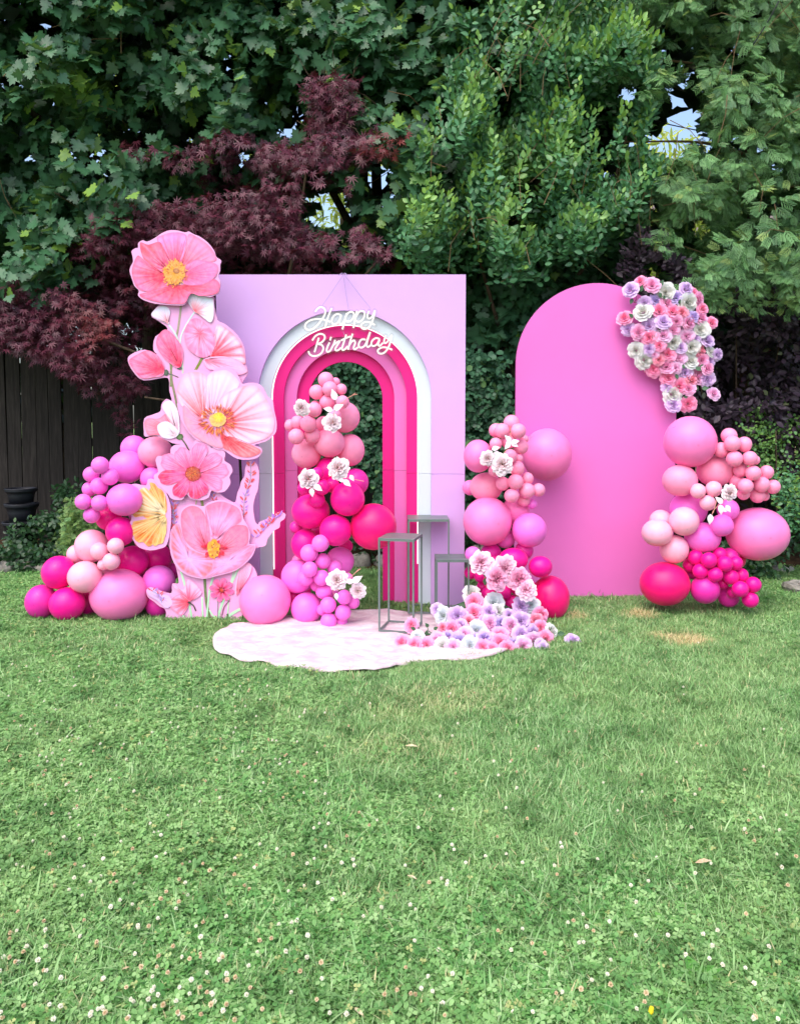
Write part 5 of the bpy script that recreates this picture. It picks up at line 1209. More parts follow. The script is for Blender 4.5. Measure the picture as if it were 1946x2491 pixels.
# --- cedar, right
CP=[(1560,-500),(2350,-500),(2350,830),(1900,760),(1800,740),(1690,730),(1640,690),(1590,600),(1560,480),(1640,400),(1600,250),(1500,180),(1520,60)]
Cf=[shoots(CP,420,6.35,.35,'cedar',rg(40),.30,8,.165,seed=51,bump=.25,cut=-.2,jfreq=6,nf=(6,5,6),flow=(-.3,-.5,-.3),spread=.3,droop=.4,up=.6,cam_=.9,jn=.3),
    shoots(CP,3300,6.7,.7,'cedar',rg(41),.26,7,.125,seed=53,bump=.4,cut=-.12,jfreq=6,nf=(7,6,8),flow=(-.25,-.5,-.25),spread=.4,droop=.35,up=.7,cam_=.7,power=1.3),
    shoots(CP,2300,7.5,1.1,'cedar',rg(42),.26,6,.16,seed=54,bump=.4,cut=-.75,flow=(-.2,-.5,-.3),spread=.5,power=1.2)]
cy_=lambda C_,I:(np.clip(vn(C_,71,2.5)-.75,0,1)*.9).clip(0,1)+(rng.random(len(C_))<.05)*.4
t6=plant('cedar_tree','tall feathery cedar hanging over the right side','tree',(3.6,8.3,0),Cf,M['cedar'],'cedar',300,young_lit_fn=lambda C_,I:np.clip(cy_(C_,I),0,1),cell=18)
limb(t6,'trunk',[(3.6,8.3,0),(3.62,8.3,2),(3.6,8.3,4),(3.65,8.3,7)],.14,.06)
for k in range(12):
    z=2.3+k*.36; a=-2.2+.35*k%1.6; s_=-1 if k%2 else 1
    limb(t6,'branch',[(3.6,8.25,z),(3.6+s_*.7,7.7,z-.05),(3.6+s_*1.3-.3,7.1,z-.25)],.022,.006,'twig',6)
twigs(t6,Cf[0][0],6,90,.45,.0035,flow=(-.3,-.5,-.1))
# --- dark purple shrubs
PP=[(1700,760),(1780,740),(1900,720),(2250,740),(2250,1250),(1900,1230),(1800,1200),(1700,1060),(1660,900)]
Pf=[shoots(PP,1100,7.0,.6,'ovate',rg(51),.3,9,.085,seed=63,bump=.25,cut=-.35,gap=False,flow=(-.1,-.35,.5),spread=.5,droop=.1),shoots(PP,700,7.6,.5,'ovate',rg(52),.3,8,.09,seed=64,cut=-.8,gap=False)]
t7=plant('purple_shrub','near-black purple leaved shrub behind the right-hand garland','shrub',(3.4,7.7,0),Pf,M['purple'],'ovate',220,young_lit_fn=lambda C_,I:(rng.random(len(C_))<.03)*.7,min_px=14)
for a in (-.5,-.2,.1,.4): limb(t7,'stem',[(3.4+a*.2,7.7,0),(3.4+a*.7,7.6,1.0),(3.4+a*1.4,7.35,2.2)],.016,.005,'bark',6)
PP2=[(1530,700),(1520,640),(1545,590),(1580,575),(1620,600),(1660,640),(1690,720),(1700,800),(1600,800)]
Pg=[shoots(PP2,260,6.9,.4,'ovate',rg(53),.25,9,.075,seed=65,bump=.1,cut=-.9,gap=False,flow=(0,-.2,.7),spread=.4)]
t8=plant('purple_shrub','small dark purple shoot tip showing above the rounded pink panel','shrub',(2.2,7.3,0),Pg,M['purple'],'ovate',60,young_lit_fn=lambda C_,I:np.zeros(len(C_)),min_px=14)
limb(t8,'stem',[(2.2,7.3,0),(2.2,7.25,1.4),(2.15,7.1,2.7)],.015,.005,'bark',6)
BP=[(1800,1020),(1860,960),(2000,960),(2100,1250),(1900,1230),(1840,1150)]
Bf=[shoots(BP,420,6.85,.3,'round',rg(54),.22,9,.036,seed=66,bump=.1,cut=-.5,gap=False,flow=(-.2,-.3,.4),spread=.6)]
t9=plant('barberry_bush','yellow-green barberry sprigs low at the right edge','shrub',(3.45,7.1,0),Bf,M['elm'],'round',120,young_lit_fn=lambda C_,I:.1+.4*rng.random(len(C_)),min_px=8,cell=10)
limb(t9,'stem',[(3.45,7.1,0),(3.4,7.05,.6),(3.3,6.9,1.3)],.01,.004,'bark',6)
# --- ivy seen through and beside the arch
IP=[(735,870),(1150,860),(1215,870),(1240,980),(1235,1090),(1190,1250),(1150,1330),(1000,1330),(925,1260),(900,1160),(735,1160)]
If=[shoots(IP,2800,7.15,.35,'round',rg(61),.22,8,.062,seed=73,bump=.22,cut=-1.1,gap=False,flow=(.1,-.3,-.5),spread=.5,droop=.3,up=.5,cam_=.8)]
t10=plant('ivy_climber','round-leaved ivy covering the fence behind the arch opening','ivy',(0,7.9,0),If,M['ivy'],'round',300,young_lit_fn=lambda C_,I:(rng.random(len(C_))<.05)*.6,cell=9,min_px=8,crown='ivy_leaves')
for a in (-.7,-.2,.3,.8): limb(t10,'stem',[(a,7.9,0),(a+.1,7.85,.8),(a-.05,7.8,1.7)],.012,.004,'bark',6)
# --- fence-foot plants
def low(name,label,cat,poly,n,Y0,th,kind,mat,size,seed,n_ind,young_lit=lambda C_,I:(rng.random(len(C_))<.08)*.6,flow=(0,-.3,.5),cell=12,min_px=12,**kw):
    f=[shoots(poly,n,Y0,th,kind,rg(seed),.18,7,size,seed=seed+1,bump=.08,cut=-.7,gap=False,flow=flow,spread=.6,up=.8,cam_=.6,zmin=.02,**kw)]
    c_=f[0][0].mean(0); return plant(name,label,cat,(c_[0],c_[1],0),f,mat,kind,n_ind,young_lit_fn=young_lit,cell=cell,min_px=min_px,crown='foliage')
low('leafy_plant','dark leafy plants in front of the fence beside the stacked pots','plant',[(-60,1320),(60,1280),(120,1240),(150,1180),(230,1190),(260,1300),(200,1360),(60,1380),(-60,1380)],330,7.45,.3,'ovate',M['bed_leaf'],.075,81,120)
low('ground_cover','low green ground cover behind the fuchsia balloons on the left','plant',[(-60,1340),(60,1330),(210,1340),(240,1420),(60,1410),(-60,1400)],300,7.1,.3,'round',M['bed_leaf'],.05,82,140,min_px=9,cell=10)
low('feathery_conifer','small yellow-green feathery conifer beside the balloon cluster','plant',[(150,1330),(160,1230),(200,1215),(240,1240),(230,1330),(190,1390),(155,1380)],140,7.0,.2,'cedar',M['cedar'],.08,83,60,young_lit=lambda C_,I:.4*rng.random(len(C_)))
low('leafy_plant','leafy weeds beyond the right-hand garland near the edging stones','plant',[(1700,1350),(1830,1300),(1880,1250),(2050,1250),(2050,1420),(1900,1440),(1720,1400)],420,6.6,.4,'ovate',M['bed_leaf'],.07,84,140)
low('climbing_weed','thin pale climbing weed stems at the right edge','plant',[(1880,1160),(1946,1140),(1990,1300),(1890,1290)],60,6.5,.12,'ovate',M['elm'],.05,85,50,flow=(0,-.1,.9),min_px=8)
low('leafy_plant','shaded plants at the fence foot seen through the arch','plant',[(740,1290),(1000,1280),(1140,1290),(1200,1220),(1255,1240),(1260,1390),(740,1400)],330,7.3,.3,'ovate',M['bed_leaf'],.06,86,120,young_lit=lambda C_,I:np.zeros(len(C_)))
# --- trees beyond the fence: closing the view, plain leaves
def far_tree(label,x,Y,z0,z1,rx,n,mat,size,seed,young_lit=0.1,cut=-.8):
    r_=rg(seed); u=r_.normal(size=(n,3)); u/=np.linalg.norm(u,axis=1,keepdims=True); q=u*(r_.random((n,1))**.4)*np.array([[rx,rx*.75,(z1-z0)/2]])
    C_=q+np.array([[x,Y,(z0+z1)/2]]); k=(vn(C_,seed,1.2)>cut)&(not_gap(C_,1.15,.2,20)|(seed==111)|((seed>111)&(r_.random(len(C_))<.6))); C_=C_[k]; m=len(C_)
    N_=np.array([[0,-.6,.7]])+r_.normal(size=(m,3))*.5; T_=np.array([[0,-.2,-.6]])+r_.normal(size=(m,3))*.6
    X,Y_,Z=axes(N_,T_); me=leaf_mesh('crown',C_,X,Y_,Z,size*r_.uniform(.7,1.2,m),'lance' if mat=='lime' else 'maple_lo',M[mat],(r_.random(m)<young_lit)*r_.random(m))
    g_=thing('garden_tree',label,'tree',(x,Y,0)); o=link('crown',me,g_); o['kind']='stuff'
    limb(g_,'trunk',[(x,Y,0),(x+.05,Y,z0*.5+.5),(x-.05,Y,(z0+z1)/2)],.16,.07); limb(g_,'branch',[(x,Y,(z0+z1)/2-.6),(x+rx*.5,Y-.3,(z0+z1)/2+.5)],.06,.02); return g_
FT=[('dense green tree beyond the fence at the far left',-5.0,11.4,1.2,9.0,2.3,4500,'maple_far',.26,101),('dense green tree beyond the fence behind the tall maple',-2.6,11.6,1.0,9.4,2.1,4800,'maple_far',.26,102),
 ('dense green tree beyond the fence behind the lilac wall',-.3,11.6,1.0,9.4,2.1,4800,'maple_far',.26,103),('dense green tree beyond the fence behind the elm',1.9,11.5,1.0,9.2,2.0,4800,'maple_far',.26,104),
 ('dense green tree beyond the fence behind the cedar',4.6,11.2,1.0,9.2,2.0,4800,'maple_far',.26,105),('dense green tree outside the right edge beyond the cedar',6.9,10.6,1.0,9.0,2.0,3200,'maple_far',.27,106)]
for a in FT: far_tree(*a)
far_tree('pale lime tree glowing in the gap left of the cedar',4.8,14.6,2.4,6.7,1.8,5200,'lime',.22,111,.6,-.4)
far_tree('lime green tree glimpsed through the left maple',-4.6,14.5,3.2,8.6,2.4,3500,'lime',.22,112,.5,-.4)
far_tree('lime green tree glimpsed through the Japanese maple',-1.0,14.8,3.4,7.0,2.0,2600,'lime',.22,113,.5,-.4)
# --- canopy overhead (shades the fence), above the frame
r_=rg(120); n=4600
C_=np.stack([r_.uniform(-6.5,6.5,n),r_.uniform(7.4,10.6,n),r_.uniform(5.4,7.4,n)+.4*np.sin(r_.uniform(0,6,n))],1)
X,Y_,Z=axes(np.array([[0,-.3,1]])+r_.normal(size=(n,3))*.4,r_.normal(size=(n,3)))
o=link('high_canopy',leaf_mesh('high_canopy',C_,X,Y_,Z,.30*r_.uniform(.7,1.2,n),'maple_lo',M['maple_far'],np.zeros(n)))
tag(o,'dense upper canopy of the trees shading the fence','foliage',kind='stuff')

# ================================================================== SMALL GARDEN THINGS
def pot(cx,cy,z0,r0,r1,h,label):
    g_=thing('plastic_pot',label,'plant pot',(cx,cy,z0),'stacked black nursery pots'); prof=[(r0,0),(r0+(r1-r0)*.5,h*.5),(r1,h-.035),(r1+.012,h-.033),(r1+.014,h),(r1-.004,h),(r1-.01,h-.04),(r0-.006,.01)]
    V=[];Fc=[];n=28
    for j,(rr,z) in enumerate(prof):
        for i in range(n): a=6.2832*i/n; V.append((cx+rr*math.cos(a),cy+rr*math.sin(a),z0+z))
    for j in range(len(prof)-1):
        for i in range(n): i2=(i+1)%n; Fc.append((j*n+i,j*n+i2,(j+1)*n+i2,(j+1)*n+i))
    Fc.append(tuple(range(n-1,-1,-1))); mesh_obj('pot_wall',V,Fc,M['rubber'],g_,smooth=True)
    rim=[(cx+(r1+.014)*math.cos(a),cy+(r1+.014)*math.sin(a),z0+h-.006) for a in [6.2832*i/n for i in range(n+1)]]; mesh_obj('rim',*tube(rim,.006,6,False),M['rubber'],g_,smooth=True)
q=P(52,1250,7.75); 
pot(q.x,7.75,.09,.13,.165,.30,'widest black nursery pot at the bottom of the stack by the fence')
pot(q.x+.005,7.75,.40,.115,.145,.17,'middle black nursery pot of the stack by the fence'); pot(q.x+.003,7.75,.58,.11,.135,.14,'topmost black nursery pot of the stack by the fence')
def stone(px,py,sx,sy,sz,seed,label,block=False):
    p=G(px,py,.0); r_=random.Random(seed); n,m=14,8; V=[];Fc=[]
    for j in range(m+1):
        th=math.pi*j/m
        for i in range(n):
            a=6.2832*i/n; k=1+.12*math.sin(3*a+seed)+.08*math.sin(5*th+seed*2)+r_.uniform(-.03,.03)
            x_,y_,z_=math.sin(th)*math.cos(a),math.sin(th)*math.sin(a),math.cos(th)
            if block: mx_=max(abs(x_),abs(y_),abs(z_)); x_,y_,z_=x_/mx_**.8,y_/mx_**.8,z_/mx_**.8
            V.append((p.x+sx*x_*k,p.y+sy*y_*k,sz*.72+sz*z_*k))
    for j in range(m):
        for i in range(n): i2=(i+1)%n; Fc.append((j*n+i,(j+1)*n+i,(j+1)*n+i2,j*n+i2))
    o=mesh_obj('edging_stone',V,Fc,M['stone'],smooth=not block); tag(o,label,'stone','rounded stones edging the planting bed'); return o
for a in ((8,1398,.09,.07,.07,1,'rounded grey stone at the far left edge of the picture'),(32,1394,.10,.08,.08,2,'pale grey bed stone left of the widest one under the ground cover'),(75,1393,.11,.08,.075,3,'widest pale stone under the ground cover'),(104,1396,.07,.06,.06,4,'small stone just left of the balloons'),
 (880,1385,.10,.08,.09,5,'larger rounded grey stone seen through the arch opening'),(930,1385,.08,.07,.08,6,'smaller grey stone beside the inner arch leg'),(1898,1398,.12,.07,.05,8,'flat pale stone among the weeds at the right'),(1165,1385,.13,.1,.13,9,'grey stone between the lilac wall and the balloons')): stone(*a)
o=stone(1940,1447,.10,.12,.055,11,'pale concrete block at the right edge of the lawn',True)
# wires over the garden
for k,(a,b_,sg,lab,rr) in enumerate(((((1480,18),7.9),((1990,60),8.2),.06,'thick black cable crossing the top right between elm and cedar',.014),(((1560,286),9.0),((1960,345),9.0),.05,'thin black wire under the bright gap left of the cedar',.006),(((-20,10),8.4),((320,50),8.8),.05,'black cable at the very top left corner',.010),(((-20,40),8.4),((180,75),8.6),.05,'second black cable just below the top left one',.008),(((1270,148),6.4),((1365,-30),6.4),.02,'slanting black line in front of the elm',.004),(((1830,110),6.4),((1905,-20),6.4),.02,'slanting black line in front of the cedar',.005))):
    p,q=P(*a[0],a[1]),P(*b_[0],b_[1]); pts=[p.lerp(q,t_/12)+Vector((0,0,-sg*math.sin(math.pi*t_/12))) for t_ in range(13)]
    o=mesh_obj('overhead_cable',*tube(pts,rr,6),M['rubber'],smooth=True); tag(o,lab,'cable')
p,q=P(1150,840,8.0),P(1270,806,8.0); pts=[p.lerp(q,t_/8)+Vector((0,0,.05*math.sin(math.pi*t_/8))) for t_ in range(9)]
o=mesh_obj('grey_pipe',*tube([pts[0]+Vector((-.3,.1,-.1))]+pts+[pts[-1]+Vector((.5,0,.05))],.022,8),M['metal'],smooth=True); tag(o,'curved grey pipe along the fence top between the two backdrops','pipe')

# ================================================================== LAWN
def blade_patch(seed,n,rad_,h0,h1,w,lean=.9,seg=3):
    r_=np.random.default_rng(seed); a=r_.uniform(0,6.283,n); q=rad_*np.sqrt(r_.random(n)); bx,by=q*np.cos(a),q*np.sin(a)
    H=r_.uniform(h0,h1,n); az=r_.uniform(0,6.283,n); ln=r_.uniform(.25,1.0,n)*lean; wd=w*r_.uniform(.6,1.3,n); V=[];tt=[]
    sx,sy=-np.sin(az),np.cos(az)
    for j in range(seg+1):
        t_=j/seg; out=H*ln*t_**1.5*1.1; z=H*t_*(1-.45*ln*t_)
        cx_,cy_=bx+np.cos(az)*out,by+np.sin(az)*out
        if j<seg:
            ww=wd*(1-.45*t_); V.append(np.stack([cx_-sx*ww/2,cy_-sy*ww/2,z],1)); V.append(np.stack([cx_+sx*ww/2,cy_+sy*ww/2,z],1)); tt+=[t_,t_]
        else: V.append(np.stack([cx_,cy_,z],1)); tt+=[1]
    m=len(V); W=np.stack(V,1).reshape(-1,3); F=[]
    for j in range(seg-1): F+=[(2*j,2*j+1,2*j+3),(2*j,2*j+3,2*j+2)]
    F+=[(2*seg-2,2*seg-1,2*seg)]; F=np.array(F); FF=(F[None]+(np.arange(n)*m)[:,None,None]).reshape(-1,3)
    return W,FF,np.repeat(r_.random(n),m),np.tile(tt,n)
def raw_mesh(name,W,FF,atts,mat):
    me=bpy.data.meshes.new(name); me.vertices.add(len(W)); me.vertices.foreach_set('co',W.astype(np.float32).ravel()); me.loops.add(FF.size); me.loops.foreach_set('vertex_index',FF.astype(np.int32).ravel())
    me.polygons.add(len(FF)); me.polygons.foreach_set('loop_start',np.arange(0,FF.size,3,dtype=np.int32)); me.materials.append(mat)
    for k,v in atts.items(): at=me.attributes.new(k,'FLOAT','POINT'); at.data.foreach_set('value',v.astype(np.float32))
    me.update(calc_edges=True); return me
DRY=[(1560,1505,.30,.14,1),(1650,1560,.42,.16,1),(1400,1510,.25,.12,.8),(1060,1720,.9,.26,.45),(980,1830,.6,.18,.35)]
def grass_mat(name,ca,cb,cc_,dry,tr=.35):
    t=NT(name); po=t.pos(); rn=t.attr('rnd'); tt=t.attr('along')
    big=t.noise(1.1,3,.55,po); med=t.noise(5.5,3,.6,po)
    c_=t.ramp(rn,[(0,ca),(.5,cb),(1,cc_)])
    c_=t.mix(t.ramp(big,[(.42,(0,)*3),(.62,(.5,)*3)]),c_,rgb(164,198,128)); c_=t.mix(t.ramp(med,[(.48,(0,)*3),(.70,(.75,)*3)]),c_,tuple(x*.75 for x in ca))
    # worn straw-coloured spots
    acc=None
    for dx,dy,rx,ry,ds_ in DRY:
        p=G(dx,dy); vm=t.n('ShaderNodeVectorMath',operation='SUBTRACT'); t.l(po,vm.inputs[0]); vm.inputs[1].default_value=(p.x,p.y,0)
        sc=t.n('ShaderNodeVectorMath',operation='MULTIPLY'); t.l(vm.outputs[0],sc.inputs[0]); sc.inputs[1].default_value=(1/rx,1/(ry*2.2),0)
        ln_=t.n('ShaderNodeVectorMath',operation='LENGTH'); t.l(sc.outputs[0],ln_.inputs[0])
        f=t.ramp(t.math('ADD',ln_.outputs['Value'],t.math('MULTIPLY',med,.8)),[(.6,(ds_,)*3),(1.4,(0,)*3)])
        acc=f if acc is None else t.math('MAXIMUM',acc,f)
    sel=t.ramp(t.math('ADD',rn,t.math('MULTIPLY',acc,.5)),[(.62,(0,)*3),(.75,(1,)*3)])
    c_=t.mix(t.math('MULTIPLY',acc,sel),c_,dry)
    few=t.ramp(rn,[(.955,(0,)*3),(.965,(.8,)*3)]); c_=t.mix(few,c_,dry)
    b=t.pbr(c_,.45,.4,None,transl=tr); return b
M['grass']=grass_mat('grass_blades',rgb(92,148,74),rgb(142,188,118),rgb(198,222,170),rgb(222,208,158))
M['clover']=grass_mat('clover_leaves',rgb(90,150,76),rgb(132,184,104),rgb(180,216,148),rgb(190,190,120))
lib=bpy.data.collections.new('lawn_tufts')
def reg(me):
    o=bpy.data.objects.new(me.name,me); lib.objects.link(o); return o
for s_ in range(5):
    W,FF,rn,al=blade_patch(200+s_,560,.17,.022,.062,.0044,1.05); me=raw_mesh(f'grass_tuft',W,FF,{'rnd':rn,'along':al},M['grass']); o=reg(me); o.name=f'a_tuft_{s_}'
for s_ in range(3):
    W,FF,rn,al=blade_patch(300+s_,420,.17,.03,.07,.0052,1.15)
    r_=rg(310+s_); n=95; a=r_.uniform(0,6.28,n); q=.15*np.sqrt(r_.random(n)); CW=[];CF=[];CR=[]; k=0
    for i in range(n):
        h=r_.uniform(.02,.046); a0=r_.uniform(0,6.28); L_=r_.uniform(.008,.014); tl=r_.normal(size=2)*.35; cx_,cy_=q[i]*math.cos(a[i]),q[i]*math.sin(a[i]); rr_=r_.random()
        for lf in range(3):
            aa=a0+lf*2.094
            for (u,v,dz) in ((0,0,0),(.45,.42,.001),(.9,.36,.0),(1.0,0,.001),(.9,-.36,0),(.45,-.42,.001)):
                x_=u*L_*math.cos(aa)-v*L_*math.sin(aa); y_=u*L_*math.sin(aa)+v*L_*math.cos(aa); CW.append((cx_+x_,cy_+y_,h+dz+x_*tl[0]+y_*tl[1])); CR.append(rr_)
            for j in range(4): CF.append((k,k+j+1,k+j+2))
            k+=6
    CW=np.array(CW);CF=np.array(CF)
    me=raw_mesh('clover_tuft',CW,CF,{'rnd':np.array(CR),'along':np.ones(len(CW))},M['clover']); o=reg(me); o.name=f'b_tuft_{s_}'
    # the grass that goes with it
    me2=raw_mesh('grass_tuft',W,FF,{'rnd':rn,'along':al},M['grass']); o=reg(me2); o.name=f'a_tuft_{5+s_}'
for s_ in range(2):
    W,FF,rn,al=blade_patch(400+s_,26,.15,.06,.11,.0055,1.1,4); me=raw_mesh('long_blades',W,FF,{'rnd':rn*.9,'along':al},M['grass']); o=reg(me); o.name=f'c_tuft_{s_}'
def scatter(name,label,cat,pts,idx,rot,scl):
    me=bpy.data.meshes.new(name); me.vertices.add(len(pts)); me.vertices.foreach_set('co',pts.astype(np.float32).ravel())
    for nm,ty,dat in (('idx','INT',idx.astype(np.int32)),('rz','FLOAT',rot.astype(np.float32)),('sc','FLOAT',scl.astype(np.float32))):
        at=me.attributes.new(nm,ty,'POINT'); at.data.foreach_set('value',dat)
    me.update(); o=bpy.data.objects.new(name,me); COL.objects.link(o); tag(o,label,cat,kind='stuff')
    ng=bpy.data.node_groups.new(name,'GeometryNodeTree'); ng.interface.new_socket('Geometry',in_out='INPUT',socket_type='NodeSocketGeometry'); ng.interface.new_socket('Geometry',in_out='OUTPUT',socket_type='NodeSocketGeometry')
    nn=ng.nodes; gi=nn.new('NodeGroupInput'); go=nn.new('NodeGroupOutput'); ip=nn.new('GeometryNodeInstanceOnPoints'); ci=nn.new('GeometryNodeCollectionInfo'); ci.inputs['Collection'].default_value=lib; ci.inputs['Separate Children'].default_value=True; ci.inputs['Reset Children'].default_value=True
    ip.inputs['Pick Instance'].default_value=True
    def na(nm,ty): a=nn.new('GeometryNodeInputNamedAttribute'); a.data_type=ty; a.inputs['Name'].default_value=nm; return a.outputs['Attribute']
    cr=nn.new('ShaderNodeCombineXYZ'); L_=ng.links; L_.new(gi.outputs[0],ip.inputs['Points']); L_.new(ci.outputs[0],ip.inputs['Instance']); L_.new(na('idx','INT'),ip.inputs['Instance Index'])
    L_.new(na('rz','FLOAT'),cr.inputs[2]); e2=nn.new('FunctionNodeEulerToRotation'); L_.new(cr.outputs[0],e2.inputs[0]); L_.new(e2.outputs[0],ip.inputs['Rotation']); L_.new(na('sc','FLOAT'),ip.inputs['Scale']); L_.new(ip.outputs[0],go.inputs[0])
    md=o.modifiers.new('scatter','NODES'); md.node_group=ng; return o
# index order = alphabetical: a_tuft_0..7 -> 0..7, b_tuft_0..2 -> 8..10, c_tuft_0..1 -> 11,12
r_=rg(500); n=5200; yy=1.25+6.1*r_.random(n)**.9; xx=(r_.random(n)*2-1)*(.56*yy+.9)
pts=np.stack([xx,yy,lump(xx,yy)],1)
dm=np.array([np.min(np.hypot(MATPOLY[:,0]-a,MATPOLY[:,1]-b_)) for a,b_ in zip(xx,yy)]); inm=in_poly(xx,yy,MATPOLY)
keep=~(inm&(dm>.10))&~((np.abs(xx-(acx))<1.0)&(yy>5.5)&(yy<5.95)&False)
near=inm|(dm<.16)
sc=np.where(near,.62,1.0)*r_.uniform(.8,1.15,n)
# skip tufts whose blades would stand up through the mat
keep&=~(inm&(dm>.05))
gl=r_.integers(0,8,n); pts,gl,sc,near=pts[keep],gl[keep],sc[keep],near[keep]; n=len(pts)
scatter('grass','short green lawn grass with straw-coloured worn spots','grass',pts,gl,r_.uniform(0,6.28,n),sc)
cl=(vn(pts,77,1.1)+.45*(pts[:,0]<.3)+.05>r_.random(n)*1.3)&~near; k=np.where(cl)[0]
scatter('clover','patches of small round clover leaves through the lawn','clover',pts[k]+np.array([[.03,.02,0]]),r_.integers(8,11,len(k)),r_.uniform(0,6.28,len(k)),r_.uniform(.85,1.15,len(k)))
k=r_.choice(n,1500,replace=False); k=k[~near[k]]
scatter('long_grass','longer loose grass blades standing above the lawn','grass',pts[k],r_.integers(11,13,len(k)),r_.uniform(0,6.28,len(k)),r_.uniform(.7,1.2,len(k)))
# clover blossoms: small globes of florets on a stalk
def blossom(seed,brown):
    r_=random.Random(seed); V=[];Fc=[];st=[]
    for i in range(34):
        ph=math.acos(1-1.6*(i+.5)/34); a=i*2.39996; d_=Vector((math.sin(ph)*math.cos(a),math.sin(ph)*math.sin(a),math.cos(ph))); L_=.0070*r_.uniform(.8,1.15); w=.0024
        s_=d_.cross(Vector((.3,.2,.9))).normalized(); u=d_.cross(s_); k=len(V); b_=Vector((0,0,.0)); m_=d_*L_*.6
        V+=[b_+d_*.001,m_+s_*w,d_*L_+Vector((0,0,.0008)),m_-s_*w,m_+u*w*.8]; Fc+=[(k,k+1,k+2),(k,k+2,k+3),(k,k+4,k+2)]
    me=bpy.data.meshes.new('flower_head'); me.from_pydata([tuple(v) for v in V],[],Fc); me.materials.append(M['brown_clover'] if brown else M['white_clover']); return me
M['white_clover']=simple('white_clover_floret',rgb(246,242,226),.7,.2,.05,200,transl=.2); M['brown_clover']=simple('faded_clover_floret',rgb(226,204,170),.8,.2,.12,200,transl=.1); M['stalk']=simple('green_stalk',rgb(96,140,80),.6,.3)
HB=[blossom(1,0),blossom(2,0),blossom(3,1)]
sv,sf=tube([(0,0,-.046),(.002,.001,-.02),(0,0,0)],.0007,4,False); SM=bpy.data.meshes.new('stalk'); SM.from_pydata([tuple(v) for v in sv],[],sf); SM.materials.append(M['stalk'])
rr=random.Random(12); cnt=0; far=[]
cand=[]
for _ in range(2900):
    px=rr.uniform(-40,1990); py=1560+930*rr.random()**.95; w_=.95 if px<750 else (.5 if px<1100 else .33)
    if py<1700 and px>1050: w_*=.6
    if rr.random()>w_*.32*(1+.8*math.sin(px*.012+py*.01)*math.cos(py*.017)): continue
    g_=G(px,py,.05)
    if min(np.hypot(MATPOLY[:,0]-g_.x,MATPOLY[:,1]-g_.y))<.08 or in_poly(np.array([g_.x]),np.array([g_.y]),MATPOLY)[0]: continue
    if g_.y>4.7 and .1<g_.x<1.3: continue
    cand.append((g_.y,g_))
cand.sort(key=lambda a:a[0]); 
for i,(y_,p) in enumerate(cand):
    h=HB[2] if rr.random()<.34 else HB[rr.randrange(2)]; sc_=rr.uniform(.7,1.0); lean=Euler((rr.uniform(-.5,.3),rr.uniform(-.4,.4),rr.uniform(0,6.28)))
    p.z=.052+rr.uniform(-.008,.014)
    if i<290:
        o=link('clover_flower',h,None,p,lean,sc_); tag(o,('faded tan' if h is HB[2] else 'fresh white')+' round clover blossom standing in the lawn','clover flower','clover blossoms dotted over the lawn')
        s2=bpy.data.objects.new('stalk',SM); COL.objects.link(s2); s2.parent=o
    else: far.append((p,h,sc_))
if far:
    V=[];Fc=[];mi=[]
    for p,h,sc_ in far:
        k=len(V); V+=[tuple(p+v.co*sc_) for v in h.vertices]; Fc+=[tuple(i+k for i in q.vertices) for q in h.polygons]; mi+=[1 if h is HB[2] else 0]*len(h.polygons)
    me=bpy.data.meshes.new('clover_flowers'); me.from_pydata(V,[],Fc); me.materials.append(M['white_clover']); me.materials.append(M['brown_clover']); me.polygons.foreach_set('material_index',mi)
    o=link('distant_clover_bloom',me); tag(o,'far clover blossoms sprinkled over the lawn towards the mat','clover flower',kind='stuff')
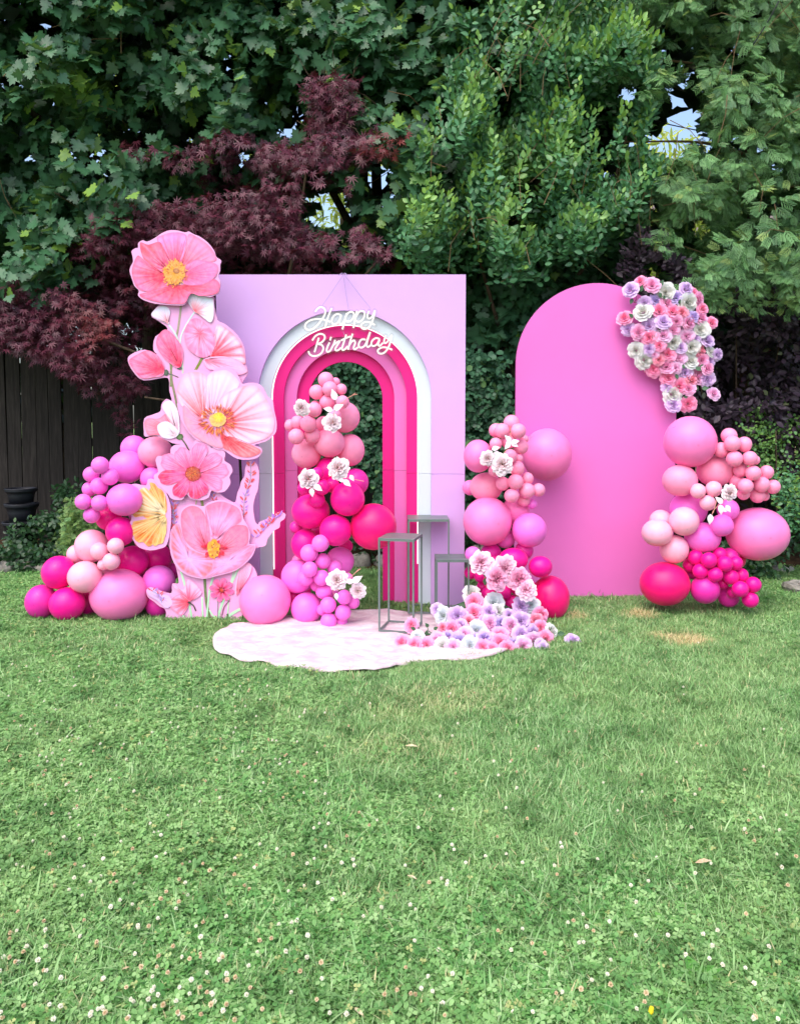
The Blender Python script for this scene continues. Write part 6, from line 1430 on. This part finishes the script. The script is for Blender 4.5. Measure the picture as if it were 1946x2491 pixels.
# broad-leaved weeds
def rosette(px,py,L_,n,label,seed,kind='lance'):
    p=G(px,py,.012); g_=thing('broadleaf_weed',label,'weed',p,'broad-leaved weeds in the lawn'); r_=rg(seed); V,F,ve=TPL['ovate']
    for i in range(n):
        a=6.283*i/n+r_.uniform(-.3,.3); T_=np.array([[math.cos(a),math.sin(a),r_.uniform(.35,.8)]]); X,Y_,Z=axes(np.array([[0,0,1.]]),T_)
        me=leaf_mesh('leaf',np.zeros((1,3)),X,Y_,Z,np.array([L_*r_.uniform(.7,1.15)]),'ovate' if i%2 else 'lance',M['weed'],np.array([r_.random()*.5])); link('leaf',me,g_,p)
for i,a in enumerate(((500,1975,.12,9,'bright rosette in the mid lawn left of centre'),(540,1950,.08,7,'smaller weed touching the bright mid-lawn rosette'),(330,1950,.10,8,'weed rosette left of the mid-lawn pair'),(105,2380,.09,8,'weed among clover near the lower left corner'),(10,2460,.07,6,'dark green leaf tuft at the bottom left corner'),(800,2450,.12,9,'jagged weed at the bottom edge below the centre'),(1160,2400,.13,10,'large pale weed low right of centre'),(1700,2390,.14,10,'broad jagged leaves near the bottom right'),(1560,2010,.09,8,'weed beside clover blossoms at the right'),(1060,1800,.10,9,'dark weed tuft beyond the bare spot'),(1490,1880,.10,8,'leafy weed in the right half of the lawn'),(880,1950,.10,8,'pale weed in the centre of the lawn'),(640,2230,.07,6,'single dark leaf tuft in the lower lawn'),(1250,1780,.09,8,'weed right of the darker tuft'),(1620,2260,.10,8,'weed below the dry leaf at the right'))): rosette(a[0],a[1],a[2]*.45,a[3],a[4],seed=600+i)
def litter(px,py,L_,ang,label,c_='dry'):
    p=G(px,py,.04); X,Y_,Z=axes(np.array([[.2,-.3,1.]]),np.array([[math.cos(ang),math.sin(ang),.1]])); me=leaf_mesh('fallen_leaf',np.zeros((1,3)),X,Y_,Z,np.array([L_*.6]),'lance',M['dry_leaf'],np.zeros(1)); o=link('fallen_leaf',me,None,p); tag(o,label,'leaf')
t=NT('dry_leaf'); M['dry_leaf']=t.pbr(t.ramp(t.noise(30,3,.6,t.objc()),[(.3,rgb(170,140,104)),(.7,rgb(222,204,176))]),.7,.2)
for a in ((1690,2100,.10,.2,'curled pale dry leaf in the right half of the lawn'),(860,2450,.07,-.9,'pink-beige dry leaf near the bottom centre'),(990,2130,.06,-.6,'whitish dry leaf in the centre of the lawn'),(40,1640,.06,.3,'pale leaf at the left by the mat level'),(985,1815,.09,-.1,'flat pale leaf beyond the bare spot'),(295,2360,.035,.5,'small pinkish petal low at the left')): litter(*a)
# curling dandelion stem with a yellow bud, bottom right
ds=thing('dandelion','thin arched dandelion stem with a small yellow bud at the bottom right','flower',G(1590,2470,.03)); p0,p1,p2,p3=G(1530,2470,.03),P(1570,2420,2.05),P(1620,2435,2.0),P(1650,2462,1.98)
mesh_obj('stem',*tube(catmull([p0,p1,p2,p3],6),.0018,6),M['weed'],ds,smooth=True); k=G(1583,2470,.035); v,f=tube([k,k+Vector((0,0,.008)),k+Vector((.002,0,.018))],[.003,.006,.005],8); mesh_obj('yellow_bud',v,f,simple('dandelion_yellow',rgb(236,206,40),.6,.3),ds)
tot=sum(len(o.data.polygons) for o in COL.objects if o.type=='MESH'); print('OBJECTS',len(COL.objects),'POLYS',tot)
